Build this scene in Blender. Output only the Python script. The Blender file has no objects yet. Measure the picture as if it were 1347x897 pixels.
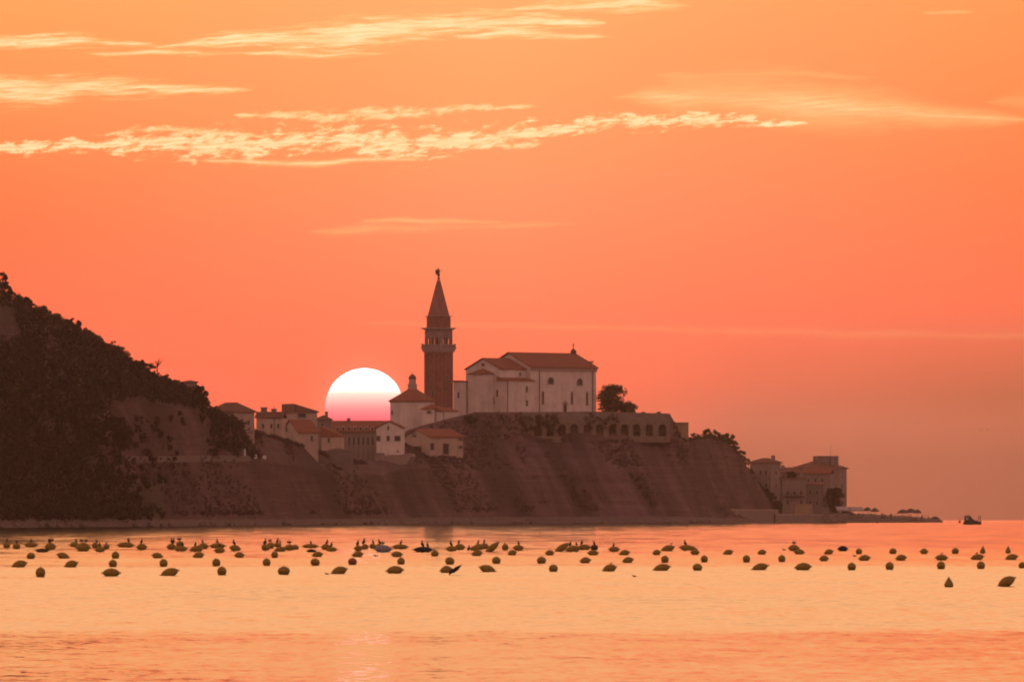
import bpy, bmesh, math, random
import numpy as np
from mathutils import Vector, Matrix, noise as mnoise

# ------------------------------------------------------------------ frame of reference
# Camera on the beach, 2.2 m above the water, looking along +Y with a 300 mm lens.
# The sea follows the (refracted) curvature of the Earth, so the horizon is a true one.
CAM_H = 2.2
EARTH = 7.3e6
K = 0.06 / 673.5              # tangent per photograph pixel (1347 px across 36 mm at 300 mm)
CX, HY = 673.5, 675.3         # column of the optical axis and row of the level direction
DEG = math.degrees(K)


def W(px, py, d):
    return Vector(((px - CX) * K * d, d, CAM_H + (HY - py) * K * d))


def sea_z(x, y):
    return -(x * x + y * y) / (2 * EARTH)


def depth_of_waterline(py):
    dl = (py - HY) * K
    d = CAM_H / dl
    for _ in range(20):
        d = CAM_H / (dl - d / (2 * EARTH))
    return d


S = bpy.context.scene
COL = S.collection
rnd = random.Random(7)

# ------------------------------------------------------------------ camera
cam = bpy.data.cameras.new('camera')
cam.lens = 300.0
cam.sensor_width = 36.0
cam.shift_y = (HY - 448.5) / 1347.0
cam.clip_start = 0.5
cam.clip_end = 150000.0
cam_o = bpy.data.objects.new('camera', cam)
cam_o.location = (0, 0, CAM_H)
cam_o.rotation_euler = (math.radians(90), 0, 0)
COL.objects.link(cam_o)
S.camera = cam_o

S.view_settings.view_transform = 'Standard'
S.view_settings.look = 'None'
S.view_settings.exposure = 0.0
S.view_settings.gamma = 1.0
S.view_settings.use_curve_mapping = False
S.cycles.use_denoising = True
S.cycles.filter_width = 2.0
S.cycles.max_bounces = 5
S.cycles.volume_bounces = 1
S.cycles.diffuse_bounces = 2
S.cycles.glossy_bounces = 3
S.cycles.sample_clamp_indirect = 4.0

SUN_AZ = (479.5 - CX) * K
SUN_EL = (HY - 537.0) * K
SUN_DIR = Vector((math.sin(SUN_AZ), math.cos(SUN_AZ), math.tan(SUN_EL))).normalized()


# ------------------------------------------------------------------ node helpers
def lin(c):
    r = []
    for v in c[:3]:
        v = v / 255.0
        r.append(v / 12.92 if v <= 0.04045 else ((v + 0.055) / 1.055) ** 2.4)
    return tuple(r) + (1.0,)


class NT:
    def __init__(self, tree):
        self.t = tree
        self.n = tree.nodes
        self.l = tree.links

    def new(self, kind, **kw):
        nd = self.n.new(kind)
        for k, v in kw.items():
            setattr(nd, k, v)
        return nd

    def put(self, sock, v):
        if hasattr(v, 'is_output'):
            self.l.new(v, sock)
        elif v is not None:
            sock.default_value = v

    def m(self, op, a, b=None, c=None, clamp=False):
        nd = self.new('ShaderNodeMath', operation=op, use_clamp=clamp)
        self.put(nd.inputs[0], a)
        if b is not None:
            self.put(nd.inputs[1], b)
        if c is not None:
            self.put(nd.inputs[2], c)
        return nd.outputs[0]

    def mr(self, v, a, b, c, d, kind='LINEAR'):
        nd = self.new('ShaderNodeMapRange', interpolation_type=kind)
        for i, x in enumerate((v, a, b, c, d)):
            self.put(nd.inputs[i], x)
        return nd.outputs[0]

    def mix(self, f, a, b, blend='MIX'):
        nd = self.new('ShaderNodeMix', data_type='RGBA', blend_type=blend)
        self.put(nd.inputs[0], f)
        self.put(nd.inputs[6], a)
        self.put(nd.inputs[7], b)
        return nd.outputs[2]

    def xyz(self, x, y, z):
        nd = self.new('ShaderNodeCombineXYZ')
        for i, v in enumerate((x, y, z)):
            self.put(nd.inputs[i], v)
        return nd.outputs[0]

    def sep(self, v):
        nd = self.new('ShaderNodeSeparateXYZ')
        self.put(nd.inputs[0], v)
        return nd.outputs

    def noise(self, vec, scale, detail=4.0, rough=0.55, dist=0.0, out=0):
        nd = self.new('ShaderNodeTexNoise')
        self.put(nd.inputs['Vector'], vec)
        self.put(nd.inputs['Scale'], scale)
        nd.inputs['Detail'].default_value = detail
        nd.inputs['Roughness'].default_value = rough
        nd.inputs['Distortion'].default_value = dist
        return nd.outputs[out]

    def ramp(self, f, pts, interp='LINEAR'):
        nd = self.new('ShaderNodeValToRGB')
        cr = nd.color_ramp
        cr.interpolation = interp
        while len(cr.elements) < len(pts):
            cr.elements.new(0.5)
        for e, (p, c) in zip(cr.elements, pts):
            e.position = p
            e.color = c
        self.put(nd.inputs[0], f)
        return nd.outputs[0]

    def curve(self, f, pts):
        nd = self.new('ShaderNodeFloatCurve')
        cu = nd.mapping.curves[0]
        cu.points[0].location = pts[0]
        cu.points[1].location = pts[-1]
        for p in pts[1:-1]:
            cu.points.new(*p)
        for p in cu.points:
            p.handle_type = 'AUTO_CLAMPED'
        nd.mapping.update()
        self.put(nd.inputs['Value'], f)
        return nd.outputs[0]


# ------------------------------------------------------------------ world: a graded sunset sky
EAST_GAIN = 0.10
world = bpy.data.worlds.new("World")
S.world = world
world.use_nodes = True
world.node_tree.nodes.clear()
w = NT(world.node_tree)
geo = w.new('ShaderNodeTexCoord')
dx, dy, dz = w.sep(geo.outputs['Generated'])
# azimuth from the view axis and elevation, in degrees
az = w.m('MULTIPLY', w.m('ARCTAN2', dx, dy), 180 / math.pi)
el = w.m('MULTIPLY', w.m('ARCSINE', dz), 180 / math.pi)
t = w.m('SQRT', w.m('DIVIDE', w.m('MAXIMUM', el, 0.0), 40.0), clamp=True)


def sky_col(stops):
    pts = []
    for row, c in stops:
        e = (HY - row) * DEG if row > -1000 else -(row + 1000)   # rows of the view, or degrees above it
        pts.append((math.sqrt(max(e, 0) / 40.0), tuple(v * 0.5 for v in (c if c[0] < 5 else (lin(c)[0] * (1.16 if c[0] >= 255 else 1.0),) + lin(c)[1:3])) + (1,)))
    pts.sort()
    return pts


def hi(deg):
    return -1000 - deg


HIGH = [(hi(4.6), (1.13, 0.50, 0.20)), (hi(7), (1.46, 0.69, 0.30)), (hi(10.5), (1.50, 0.72, 0.32)), (hi(15), (0.95, 0.46, 0.24)), (hi(23), (0.50, 0.24, 0.17)), (hi(38), (0.30, 0.15, 0.13))]
left = w.ramp(t, sky_col([(684, (225, 92, 74)), (600, (246, 106, 82)), (500, (255, 114, 84)), (400, (255, 116, 80)), (300, (255, 122, 77)), (220, (255, 133, 80)),
                          (130, (255, 150, 88)), (10, (255, 165, 95))] + HIGH))
mid = w.ramp(t, sky_col([(684, (214, 96, 72)), (600, (240, 110, 80)), (500, (255, 121, 88)), (420, (255, 131, 95)), (340, (255, 142, 100)), (260, (255, 152, 104)),
                         (180, (255, 161, 105)), (90, (255, 169, 107)), (10, (255, 176, 112))] + HIGH))
east_of = w.ramp(t, sky_col([(684, (150, 84, 58)), (600, (160, 92, 66)), (550, (184, 102, 76)), (500, (224, 110, 80)), (430, (252, 120, 88)), (330, (255, 133, 92)), (240, (255, 143, 95)),
                             (150, (255, 153, 97)), (10, (255, 166, 102))] + HIGH))
right = w.ramp(t, sky_col([(684, (118, 70, 42)), (600, (128, 76, 46)), (520, (168, 92, 58)), (430, (236, 112, 80)), (330, (255, 122, 80)), (240, (255, 130, 80)),
                           (120, (255, 145, 84)), (10, (255, 155, 90))] + HIGH))
c1 = w.mix(w.mr(az, -3.5, -0.3, 0, 1), left, mid)
c2 = w.mix(w.mr(az, 0.0, 1.6, 0, 1), c1, east_of)
grad = w.mix(w.mr(az, 1.6, 3.4, 0, 1), c2, right)

# ---- cirrus: each bank is a centre line and a width along the azimuth, broken up by stretched noise
pxv = w.m('ADD', w.m('DIVIDE', az, DEG), CX)          # azimuth and elevation in fine units of 0.0051 degree
pyv = w.m('SUBTRACT', HY, w.m('DIVIDE', el, DEG))
un = w.mr(pxv, -150, 1500, 0, 1)
wob = w.noise(w.xyz(w.m('MULTIPLY', pxv, 0.010), w.m('MULTIPLY', pyv, 0.03), 1.7), 1.0, 3)
py2 = w.m('ADD', pyv, w.m('MULTIPLY', w.m('SUBTRACT', wob, 0.5), 14.0))
# fibres lie slightly tilted, rising to the right
rot = w.m('ADD', py2, w.m('MULTIPLY', pxv, 0.045))
fib = w.noise(w.xyz(w.m('MULTIPLY', pxv, 0.0115), w.m('MULTIPLY', rot, 0.17), 4.0), 1.0, 6, 0.68)
fine = w.noise(w.xyz(w.m('MULTIPLY', pxv, 0.022), w.m('MULTIPLY', w.m('ADD', pyv, w.m('MULTIPLY', pxv, 0.05)), 0.30), 14.0), 1.0, 3, 0.55)
puff = w.noise(w.xyz(w.m('MULTIPLY', pxv, 0.034), w.m('MULTIPLY', w.m('ADD', py2, w.m('MULTIPLY', pxv, 0.12)), 0.11), 9.0), 1.0, 7, 0.70, 0.2)
soft = w.noise(w.xyz(w.m('MULTIPLY', pxv, 0.006), w.m('MULTIPLY', pyv, 0.03), 2.0), 1.0, 3)


def bank(pts, tex, strength, edge, amp):
    cpts, wpts = [], []
    for x, y, h in pts:
        u = (x + 150) / 1650.0
        cpts.append((u, y / 500.0))
        wpts.append((u, h / 60.0))
    if cpts[0][0] > 0.001:
        cpts.insert(0, (0.0, cpts[0][1])); wpts.insert(0, (0.0, 0.0))
    if cpts[-1][0] < 0.999:
        cpts.append((1.0, cpts[-1][1])); wpts.append((1.0, 0.0))
    c = w.m('MULTIPLY', w.curve(un, cpts), 500.0)
    h = w.m('MULTIPLY', w.curve(un, wpts), 60.0)
    s = w.m('DIVIDE', w.m('SUBTRACT', h, w.m('ABSOLUTE', w.m('SUBTRACT', py2, c))), w.m('ADD', h, 2.0))
    s = w.m('ADD', s, w.m('MULTIPLY', w.m('SUBTRACT', tex, 0.52), amp * 1.6))
    s = w.mr(s, -0.25, edge * 1.15, 0.0, strength, 'SMOOTHSTEP')
    return w.m('MULTIPLY', s, w.m('MULTIPLY', h, 0.4, clamp=True))


BANKS = [
    ([(-150, 64, 8), (0, 58, 9), (60, 56, 9), (120, 54, 8), (180, 58, 5), (200, 60, 3.4), (215, 62, 4), (260, 57, 8), (330, 53, 13), (400, 51, 17), (470, 45, 22), (540, 38, 19), (600, 32, 17), (680, 31, 16), (750, 31, 11), (790, 31, 5), (812, 31, 0)], fib, 1.0, 0.75, 2.3),
    ([(560, 47, 0), (610, 48, 3), (700, 47, 6), (770, 48, 4), (830, 49, 0)], fib, 0.95, 0.6, 1.5),
    ([(90, 70, 0), (140, 71, 3), (230, 71, 4), (300, 71, 2), (400, 73, 5), (470, 71, 5), (530, 70, 0)], fib, 0.9, 0.7, 2.0),
    ([(650, 14, 0), (690, 12, 5), (740, 10, 9), (820, 9, 9), (880, 10, 6), (935, 9, 0)], fib, 0.92, 0.8, 2.0),
    ([(-150, 118, 26), (0, 119, 22), (80, 119, 20), (140, 117, 14), (200, 116, 10), (260, 118, 8), (310, 120, 5), (348, 121, 0)], fib, 0.92, 0.8, 2.3),
    ([(-150, 195, 10), (0, 195, 10), (80, 193, 9), (150, 192, 10), (200, 191, 14), (250, 190, 20), (303, 192, 21), (350, 190, 16), (429, 183, 14), (480, 186, 19), (530, 190, 20), (580, 187, 17), (631, 183, 13), (680, 178, 12), (720, 173, 11), (793, 162, 10), (850, 158, 9.5), (919, 157, 9.5), (970, 158, 8), (1020, 160, 5.5), (1060, 163, 2.5), (1095, 165, 0)], puff, 1.0, 0.6, 3.6),
    ([(110, 178, 0), (150, 176, 4), (200, 171, 5), (260, 172, 6), (320, 178, 7), (380, 180, 0)], puff, 0.85, 0.7, 3.0),
    ([(300, 153, 0), (318, 152, 4), (375, 153, 5), (420, 155, 8), (480, 153, 9), (530, 149, 7), (600, 145, 5), (690, 142, 3), (730, 141, 0)], puff, 0.85, 0.7, 2.6),
    ([(240, 210, 0), (285, 213, 3.4), (380, 214, 4), (460, 212, 5), (540, 209, 4), (570, 207, 0)], fib, 0.9, 0.8, 0.9),
    ([(640, 192, 0), (670, 191, 6), (700, 190, 5), (722, 189, 0)], puff, 0.85, 0.7, 2.6),
    ([(780, 130, 0), (850, 128, 16), (920, 128, 32), (1010, 130, 38), (1100, 140, 36), (1180, 150, 28), (1250, 156, 18), (1340, 158, 8), (1380, 158, 0)], soft, 0.95, 1.5, 0.9),
    ([(830, 100, 0), (900, 101, 6), (1000, 98, 7), (1100, 102, 6), (1180, 104, 0)], soft, 0.30, 0.9, 1.2),
    ([(380, 306, 0), (430, 306, 5), (490, 303, 9), (540, 301, 10), (600, 299, 7), (700, 296, 4), (820, 296, 0)], soft, 0.55, 1.6, 1.1),
    ([(460, 294, 0), (490, 292, 4), (560, 291, 5), (640, 291, 3), (700, 292, 0)], soft, 0.5, 0.8, 0.5),
    ([(430, 428, 0), (520, 427, 4), (600, 428, 5), (760, 431, 5), (950, 436, 6), (1150, 440, 7), (1380, 441, 7)], soft, 0.15, 1.0, 0.4),
    ([(1200, 18, 0), (1230, 18.5, 3.2), (1262, 18, 3), (1295, 17, 0)], soft, 0.6, 0.9, 0.3),
    ([(1270, 138, 0), (1320, 136, 8), (1400, 128, 18)], soft, 0.35, 1.3, 0.8),
]
cl = None
for b in BANKS:
    v = bank(*b)
    cl = v if cl is None else w.m('MAXIMUM', cl, v)
cl = w.m('MULTIPLY', cl, w.mr(fine, 0.30, 0.58, 0.62, 1.0))
cl_col = w.mix(w.mr(cl, 0.3, 1.0, 0, 1), tuple(v * 0.5 for v in lin((255, 214, 138))[:3]) + (1,), tuple(v * 0.5 for v in lin((254, 232, 176))[:3]) + (1,))
grad = w.mix(cl, grad, cl_col)
sun_ang = w.new('ShaderNodeVectorMath', operation='DISTANCE')
w.put(sun_ang.inputs[0], geo.outputs['Generated'])
sun_ang.inputs[1].default_value = SUN_DIR
aur = w.m('POWER', 2.718, w.m('DIVIDE', w.m('SUBTRACT', 52.0 * K, sun_ang.outputs['Value']), 16.0 * K))
aur = w.m('MULTIPLY', w.m('MINIMUM', aur, 1.0), 0.10)
grad = w.mix(aur, grad, (0.75, 0.36, 0.28, 1))
sky_lin = w.mix(1.0, grad, (2.10, 2.03, 1.97, 1), 'MULTIPLY')

# ---- the rest of the dome (overhead and behind the camera): dusk sky
nish = w.new('ShaderNodeTexSky', sky_type='NISHITA')
nish.sun_disc = False
nish.sun_elevation = SUN_EL
nish.sun_rotation = SUN_AZ
nish.air_density = 1.5
nish.dust_density = 4.0
bg_n = w.new('ShaderNodeBackground')
# pink fill added to the unseen eastern sky for faces turned to the camera
glow = w.ramp(w.mr(el, 0, 90, 0, 1), [(0.0, (0.74, 0.335, 0.29, 1)), (0.15, (0.92, 0.41, 0.35, 1)), (0.45, (0.50, 0.24, 0.23, 1)), (1.0, (0.24, 0.13, 0.14, 1))])
dusk = w.mix(1.0, glow, w.mix(1.0, nish.outputs[0], (EAST_GAIN,) * 3 + (1,), 'MULTIPLY'), 'ADD')
w.put(bg_n.inputs[0], dusk)
bg_n.inputs[1].default_value = 1.0
bg_w = w.new('ShaderNodeBackground')
w.put(bg_w.inputs[0], sky_lin)
bg_w.inputs[1].default_value = 1.0
sun_cos = w.new('ShaderNodeVectorMath', operation='DOT_PRODUCT')
w.put(sun_cos.inputs[0], geo.outputs['Generated'])
sun_cos.inputs[1].default_value = SUN_DIR
fz = w.mr(sun_cos.outputs['Value'], math.cos(math.radians(75)), math.cos(math.radians(22)), 0, 1, 'SMOOTHSTEP')
mixs = w.new('ShaderNodeMixShader')
w.put(mixs.inputs[0], fz)
w.l.new(bg_n.outputs[0], mixs.inputs[1])
w.l.new(bg_w.outputs[0], mixs.inputs[2])
wo = w.new('ShaderNodeOutputWorld')
w.l.new(mixs.outputs[0], wo.inputs[0])
world.cycles.sampling_method = 'MANUAL'
world.cycles.sample_map_resolution = 1024

# ------------------------------------------------------------------ sun lamp
sl = bpy.data.lights.new('sunlight', 'SUN')
sl.energy = 0.30
sl.angle = math.radians(0.53)
sl.color = (1.0, 0.30, 0.24)
sl_o = bpy.data.objects.new('sunlight', sl)
sl_o.rotation_euler = (-SUN_DIR).to_track_quat('-Z', 'Y').to_euler()
sl_o.location = SUN_DIR * 6000
COL.objects.link(sl_o)


# ------------------------------------------------------------------ object helpers
def tag(o, label=None, cat=None, group=None, kind=None):
    if label:
        o['label'] = label
    if cat:
        o['category'] = cat
    if group:
        o['group'] = group
    if kind:
        o['kind'] = kind
    return o


def empty(name, loc, rz=0.0):
    o = bpy.data.objects.new(name, None)
    o.empty_display_size = 1.0
    o.location = loc
    o.rotation_euler = (0, 0, rz)
    COL.objects.link(o)
    return o


class MB:
    """collects shapes and links them as one mesh object"""

    def __init__(self):
        self.v, self.f = [], []

    def add(self, vs, fs, M=None):
        b = len(self.v)
        for p in vs:
            p = Vector(p)
            self.v.append(tuple(M @ p if M is not None else p))
        for f in fs:
            self.f.append(tuple(i + b for i in f))
        return self

    def box(self, x0, x1, y0, y1, z0, z1, M=None):
        vs = [(x, y, z) for z in (z0, z1) for y in (y0, y1) for x in (x0, x1)]
        fs = [(0, 2, 3, 1), (4, 5, 7, 6), (0, 1, 5, 4), (2, 6, 7, 3), (0, 4, 6, 2), (1, 3, 7, 5)]
        return self.add(vs, fs, M)

    def prism(self, poly, y0, y1, M=None):
        """polygon in XZ (counter-clockwise seen from -Y) extruded along Y"""
        n = len(poly)
        vs = [(x, y0, z) for x, z in poly] + [(x, y1, z) for x, z in poly]
        fs = [tuple(range(n)), tuple(range(2 * n - 1, n - 1, -1))]
        for i in range(n):
            j = (i + 1) % n
            fs.append((i, i + n, j + n, j))
        return self.add(vs, fs, M)

    def plan(self, poly, z0, z1, M=None):
        n = len(poly)
        vs = [(x, y, z0) for x, y in poly] + [(x, y, z1) for x, y in poly]
        fs = [tuple(range(n - 1, -1, -1)), tuple(range(n, 2 * n))]
        for i in range(n):
            j = (i + 1) % n
            fs.append((i, j, j + n, i + n))
        return self.add(vs, fs, M)

    def lathe(self, prof, n=16, M=None, phase=0.0, sx=1.0, sy=1.0):
        vs, fs = [], []
        for r, z in prof:
            for i in range(n):
                a = 2 * math.pi * (i + phase) / n
                vs.append((r * math.cos(a) * sx, r * math.sin(a) * sy, z))
        for k in range(len(prof) - 1):
            for i in range(n):
                j = (i + 1) % n
                fs.append((k * n + i, k * n + j, (k + 1) * n + j, (k + 1) * n + i))
        fs.append(tuple(range(n - 1, -1, -1)))
        fs.append(tuple(range((len(prof) - 1) * n, len(prof) * n)))
        return self.add(vs, fs, M)

    def tube(self, pts, rad, n=6, M=None, squash=None):
        vs, fs = [], []
        pts = [Vector(p) for p in pts]
        if not isinstance(rad, (list, tuple)):
            rad = [rad] * len(pts)
        up = Vector((0.13, 0.31, 0.94))
        for k, p in enumerate(pts):
            d = (pts[min(k + 1, len(pts) - 1)] - pts[max(k - 1, 0)])
            d = d.normalized() if d.length > 1e-9 else Vector((0, 0, 1))
            a = d.cross(up)
            if a.length < 1e-3:
                a = d.cross(Vector((1, 0, 0)))
            a.normalize()
            b = d.cross(a)
            for i in range(n):
                ang = 2 * math.pi * i / n
                vs.append(p + (a * math.cos(ang) + b * math.sin(ang)) * rad[k])
        for k in range(len(pts) - 1):
            for i in range(n):
                j = (i + 1) % n
                fs.append((k * n + i, k * n + j, (k + 1) * n + j, (k + 1) * n + i))
        fs.append(tuple(range(n - 1, -1, -1)))
        fs.append(tuple(range((len(pts) - 1) * n, len(pts) * n)))
        return self.add(vs, fs, M)

    def arch_wall(self, x0, x1, z0, z1, bays, th, M=None, seg=8):
        """wall in the XZ plane (front at y=0, back at y=th) with round-headed openings (cx, width, sill z, spring z)"""
        bays = sorted(bays)
        edges = [x0]
        for cx, wd, zs, zp in bays:
            edges += [cx - wd / 2, cx + wd / 2]
        edges.append(x1)
        for i in range(0, len(edges), 2):
            if edges[i + 1] - edges[i] > 1e-3:
                self.box(edges[i], edges[i + 1], 0, th, z0, z1, M)
        for cx, wd, zs, zp in bays:
            if zs - z0 > 1e-3:
                self.box(cx - wd / 2, cx + wd / 2, 0, th, z0, zs, M)
            arc = [(cx - wd / 2 * math.cos(math.pi * k / seg), zp + wd / 2 * math.sin(math.pi * k / seg)) for k in range(seg + 1)]
            for k in range(seg):
                a, b = arc[k], arc[k + 1]
                self.prism([a, b, (b[0], z1), (a[0], z1)], 0, th, M)
        return self

    def build(self, name, mat, parent=None, smooth=False):
        me = bpy.data.meshes.new(name)
        me.from_pydata(self.v, [], self.f)
        me.validate()
        bm = bmesh.new()
        bm.from_mesh(me)
        bmesh.ops.recalc_face_normals(bm, faces=bm.faces)
        bm.to_mesh(me)
        bm.free()
        if smooth:
            me.polygons.foreach_set('use_smooth', [True] * len(me.polygons))
        me.materials.append(mat)
        o = bpy.data.objects.new(name, me)
        COL.objects.link(o)
        if parent is not None:
            o.parent = parent
        return o


def copy_tree(o, parent=None):
    c = o.copy()
    COL.objects.link(c)
    c.parent = parent
    for ch in o.children:
        copy_tree(ch, c)
    return c


# ------------------------------------------------------------------ materials
def mat(name):
    m = bpy.data.materials.new(name)
    m.use_nodes = True
    m.node_tree.nodes.clear()
    t = NT(m.node_tree)
    out = t.new('ShaderNodeOutputMaterial')
    bs = t.new('ShaderNodeBsdfPrincipled')
    t.l.new(bs.outputs[0], out.inputs[0])
    return m, t, bs, out


def simple(name, a, b, scale, rough=0.85, bump=0.0, stretch=(1, 1, 1), detail=5, metal=0.0):
    m, t, bs, _ = mat(name)
    co = t.new('ShaderNodeTexCoord').outputs['Object']
    mp = t.new('ShaderNodeMapping')
    t.put(mp.inputs[0], co)
    mp.inputs['Scale'].default_value = stretch
    n = t.noise(mp.outputs[0], scale, detail, 0.6)
    f = t.mr(n, 0.3, 0.7, 0, 1)
    t.put(bs.inputs['Base Color'], t.mix(f, tuple(a) + (1,), tuple(b) + (1,)))
    bs.inputs['Roughness'].default_value = rough
    bs.inputs['Metallic'].default_value = metal
    bs.inputs['Specular IOR Level'].default_value = 0.3
    if bump:
        bp = t.new('ShaderNodeBump')
        bp.inputs['Strength'].default_value = 0.6
        bp.inputs['Distance'].default_value = bump
        t.put(bp.inputs['Height'], n)
        t.put(bs.inputs['Normal'], bp.outputs[0])
    return m


def plaster(name, c, d=0.75):
    """render with rain streaks and worn patches"""
    m, t, bs, _ = mat(name)
    co = t.new('ShaderNodeTexCoord').outputs['Object']
    x, y, z = t.sep(co)
    n1 = t.noise(co, 0.35, 5, 0.6)
    n2 = t.noise(t.xyz(t.m('MULTIPLY', x, 0.7), t.m('MULTIPLY', y, 0.7), t.m('MULTIPLY', z, 0.10)), 1.0, 4, 0.6)
    n3 = t.noise(co, 2.2, 4, 0.7)
    f = t.m('ADD', t.mr(n1, 0.35, 0.7, 0, 0.5), t.mr(n2, 0.45, 0.8, 0, 0.35), clamp=True)
    dark = tuple(v * d * 0.75 for v in c)
    col = t.mix(f, tuple(c) + (1,), dark + (1,))
    col = t.mix(t.mr(n3, 0.58, 0.68, 0, 0.6), col, tuple(v * 0.6 for v in c) + (1,))
    t.put(bs.inputs['Base Color'], col)
    bs.inputs['Roughness'].default_value = 0.9
    bs.inputs['Specular IOR Level'].default_value = 0.15
    return m


def masonry(name, c1, c2, mortar, scale, bw=0.5, bh=0.25):
    m, t, bs, _ = mat(name)
    co = t.new('ShaderNodeTexCoord').outputs['Object']
    x, y, z = t.sep(co)
    br = t.new('ShaderNodeTexBrick')
    t.put(br.inputs['Vector'], t.xyz(t.m('ADD', x, t.m('MULTIPLY', y, 0.9)), z, 0.0))
    br.inputs['Color1'].default_value = tuple(c1) + (1,)
    br.inputs['Color2'].default_value = tuple(c2) + (1,)
    br.inputs['Mortar'].default_value = tuple(mortar) + (1,)
    br.inputs['Scale'].default_value = scale
    br.inputs['Brick Width'].default_value = bw
    br.inputs['Row Height'].default_value = bh
    br.inputs['Mortar Size'].default_value = 0.02
    n = t.noise(co, 0.5, 6, 0.65)
    t.put(bs.inputs['Base Color'], t.mix(t.mr(n, 0.35, 0.68, 0, 0.55), br.outputs[0], tuple(v * 0.5 for v in c1) + (1,)))
    bs.inputs['Roughness'].default_value = 0.9
    bs.inputs['Specular IOR Level'].default_value = 0.15
    return m


def tiles(name, c1, c2):
    m, t, bs, _ = mat(name)
    co = t.new('ShaderNodeTexCoord').outputs['Object']
    n = t.noise(co, 0.8, 6, 0.7)
    n2 = t.noise(co, 4.0, 3, 0.6)
    col = t.mix(t.mr(n, 0.3, 0.7, 0, 1), tuple(c1) + (1,), tuple(c2) + (1,))
    col = t.mix(t.mr(n2, 0.5, 0.8, 0, 0.6), col, tuple(v * 0.5 for v in c1) + (1,))
    t.put(bs.inputs['Base Color'], col)
    bs.inputs['Roughness'].default_value = 0.85
    bs.inputs['Specular IOR Level'].default_value = 0.2
    wv = t.new('ShaderNodeTexWave')
    t.put(wv.inputs['Vector'], co)
    wv.inputs['Scale'].default_value = 3.0
    bp = t.new('ShaderNodeBump')
    bp.inputs['Strength'].default_value = 0.5
    bp.inputs['Distance'].default_value = 0.06
    t.put(bp.inputs['Height'], wv.outputs[0])
    t.put(bs.inputs['Normal'], bp.outputs[0])
    return m


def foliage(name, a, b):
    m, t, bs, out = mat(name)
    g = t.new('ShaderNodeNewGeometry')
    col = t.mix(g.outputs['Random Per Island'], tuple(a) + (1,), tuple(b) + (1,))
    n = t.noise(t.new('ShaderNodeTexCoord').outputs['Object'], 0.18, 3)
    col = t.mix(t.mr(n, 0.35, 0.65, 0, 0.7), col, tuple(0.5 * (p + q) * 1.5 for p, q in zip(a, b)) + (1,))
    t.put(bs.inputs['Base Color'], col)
    bs.inputs['Roughness'].default_value = 0.75
    bs.inputs['Specular IOR Level'].default_value = 0.15
    tr = t.new('ShaderNodeBsdfTranslucent')
    t.put(tr.inputs[0], col)
    mx = t.new('ShaderNodeMixShader')
    mx.inputs[0].default_value = 0.22
    t.l.new(bs.outputs[0], mx.inputs[1])
    t.l.new(tr.outputs[0], mx.inputs[2])
    t.l.new(mx.outputs[0], out.inputs[0])
    return m


def rock_mat(name):
    """flysch: thin bedded sandstone and marl, with soil and grass between the beds"""
    m, t, bs, _ = mat(name)
    pos = t.new('ShaderNodeNewGeometry').outputs['Position']
    x, y, z = t.sep(pos)
    nb = t.noise(pos, 0.03, 4)
    zz = t.m('ADD', t.m('ADD', z, t.m('MULTIPLY', x, 0.012)), t.m('MULTIPLY', nb, 1.5))
    bed = t.noise(t.xyz(t.m('MULTIPLY', x, 0.02), t.m('MULTIPLY', y, 0.02), t.m('MULTIPLY', zz, 1.5)), 1.0, 5, 0.7)
    scree = t.noise(t.xyz(t.m('ADD', t.m('MULTIPLY', x, 0.35), t.m('MULTIPLY', z, 0.22)), t.m('MULTIPLY', y, 0.1), t.m('MULTIPLY', z, 0.05)), 1.0, 5, 0.65)
    big = t.noise(t.xyz(t.m('ADD', t.m('MULTIPLY', x, 0.13), t.m('MULTIPLY', z, 0.06)), t.m('MULTIPLY', z, 0.016), t.m('MULTIPLY', y, 0.004)), 1.0, 5, 0.62)
    col = t.mix(t.mr(bed, 0.38, 0.64, 0, 1), (0.096, 0.058, 0.064, 1), (0.155, 0.097, 0.099, 1))
    col = t.mix(t.mr(scree, 0.42, 0.66, 0, 0.7), col, (0.065, 0.041, 0.044, 1))
    col = t.mix(t.mr(big, 0.45, 0.60, 0, 0.85), col, (0.044, 0.029, 0.031, 1))
    t.put(bs.inputs['Base Color'], col)
    bs.inputs['Roughness'].default_value = 0.95
    bs.inputs['Specular IOR Level'].default_value = 0.1
    bp = t.new('ShaderNodeBump')
    bp.inputs['Strength'].default_value = 0.9
    bp.inputs['Distance'].default_value = 0.35
    t.put(bp.inputs['Height'], t.m('ADD', bed, scree))
    t.put(bs.inputs['Normal'], bp.outputs[0])
    return m


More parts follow.
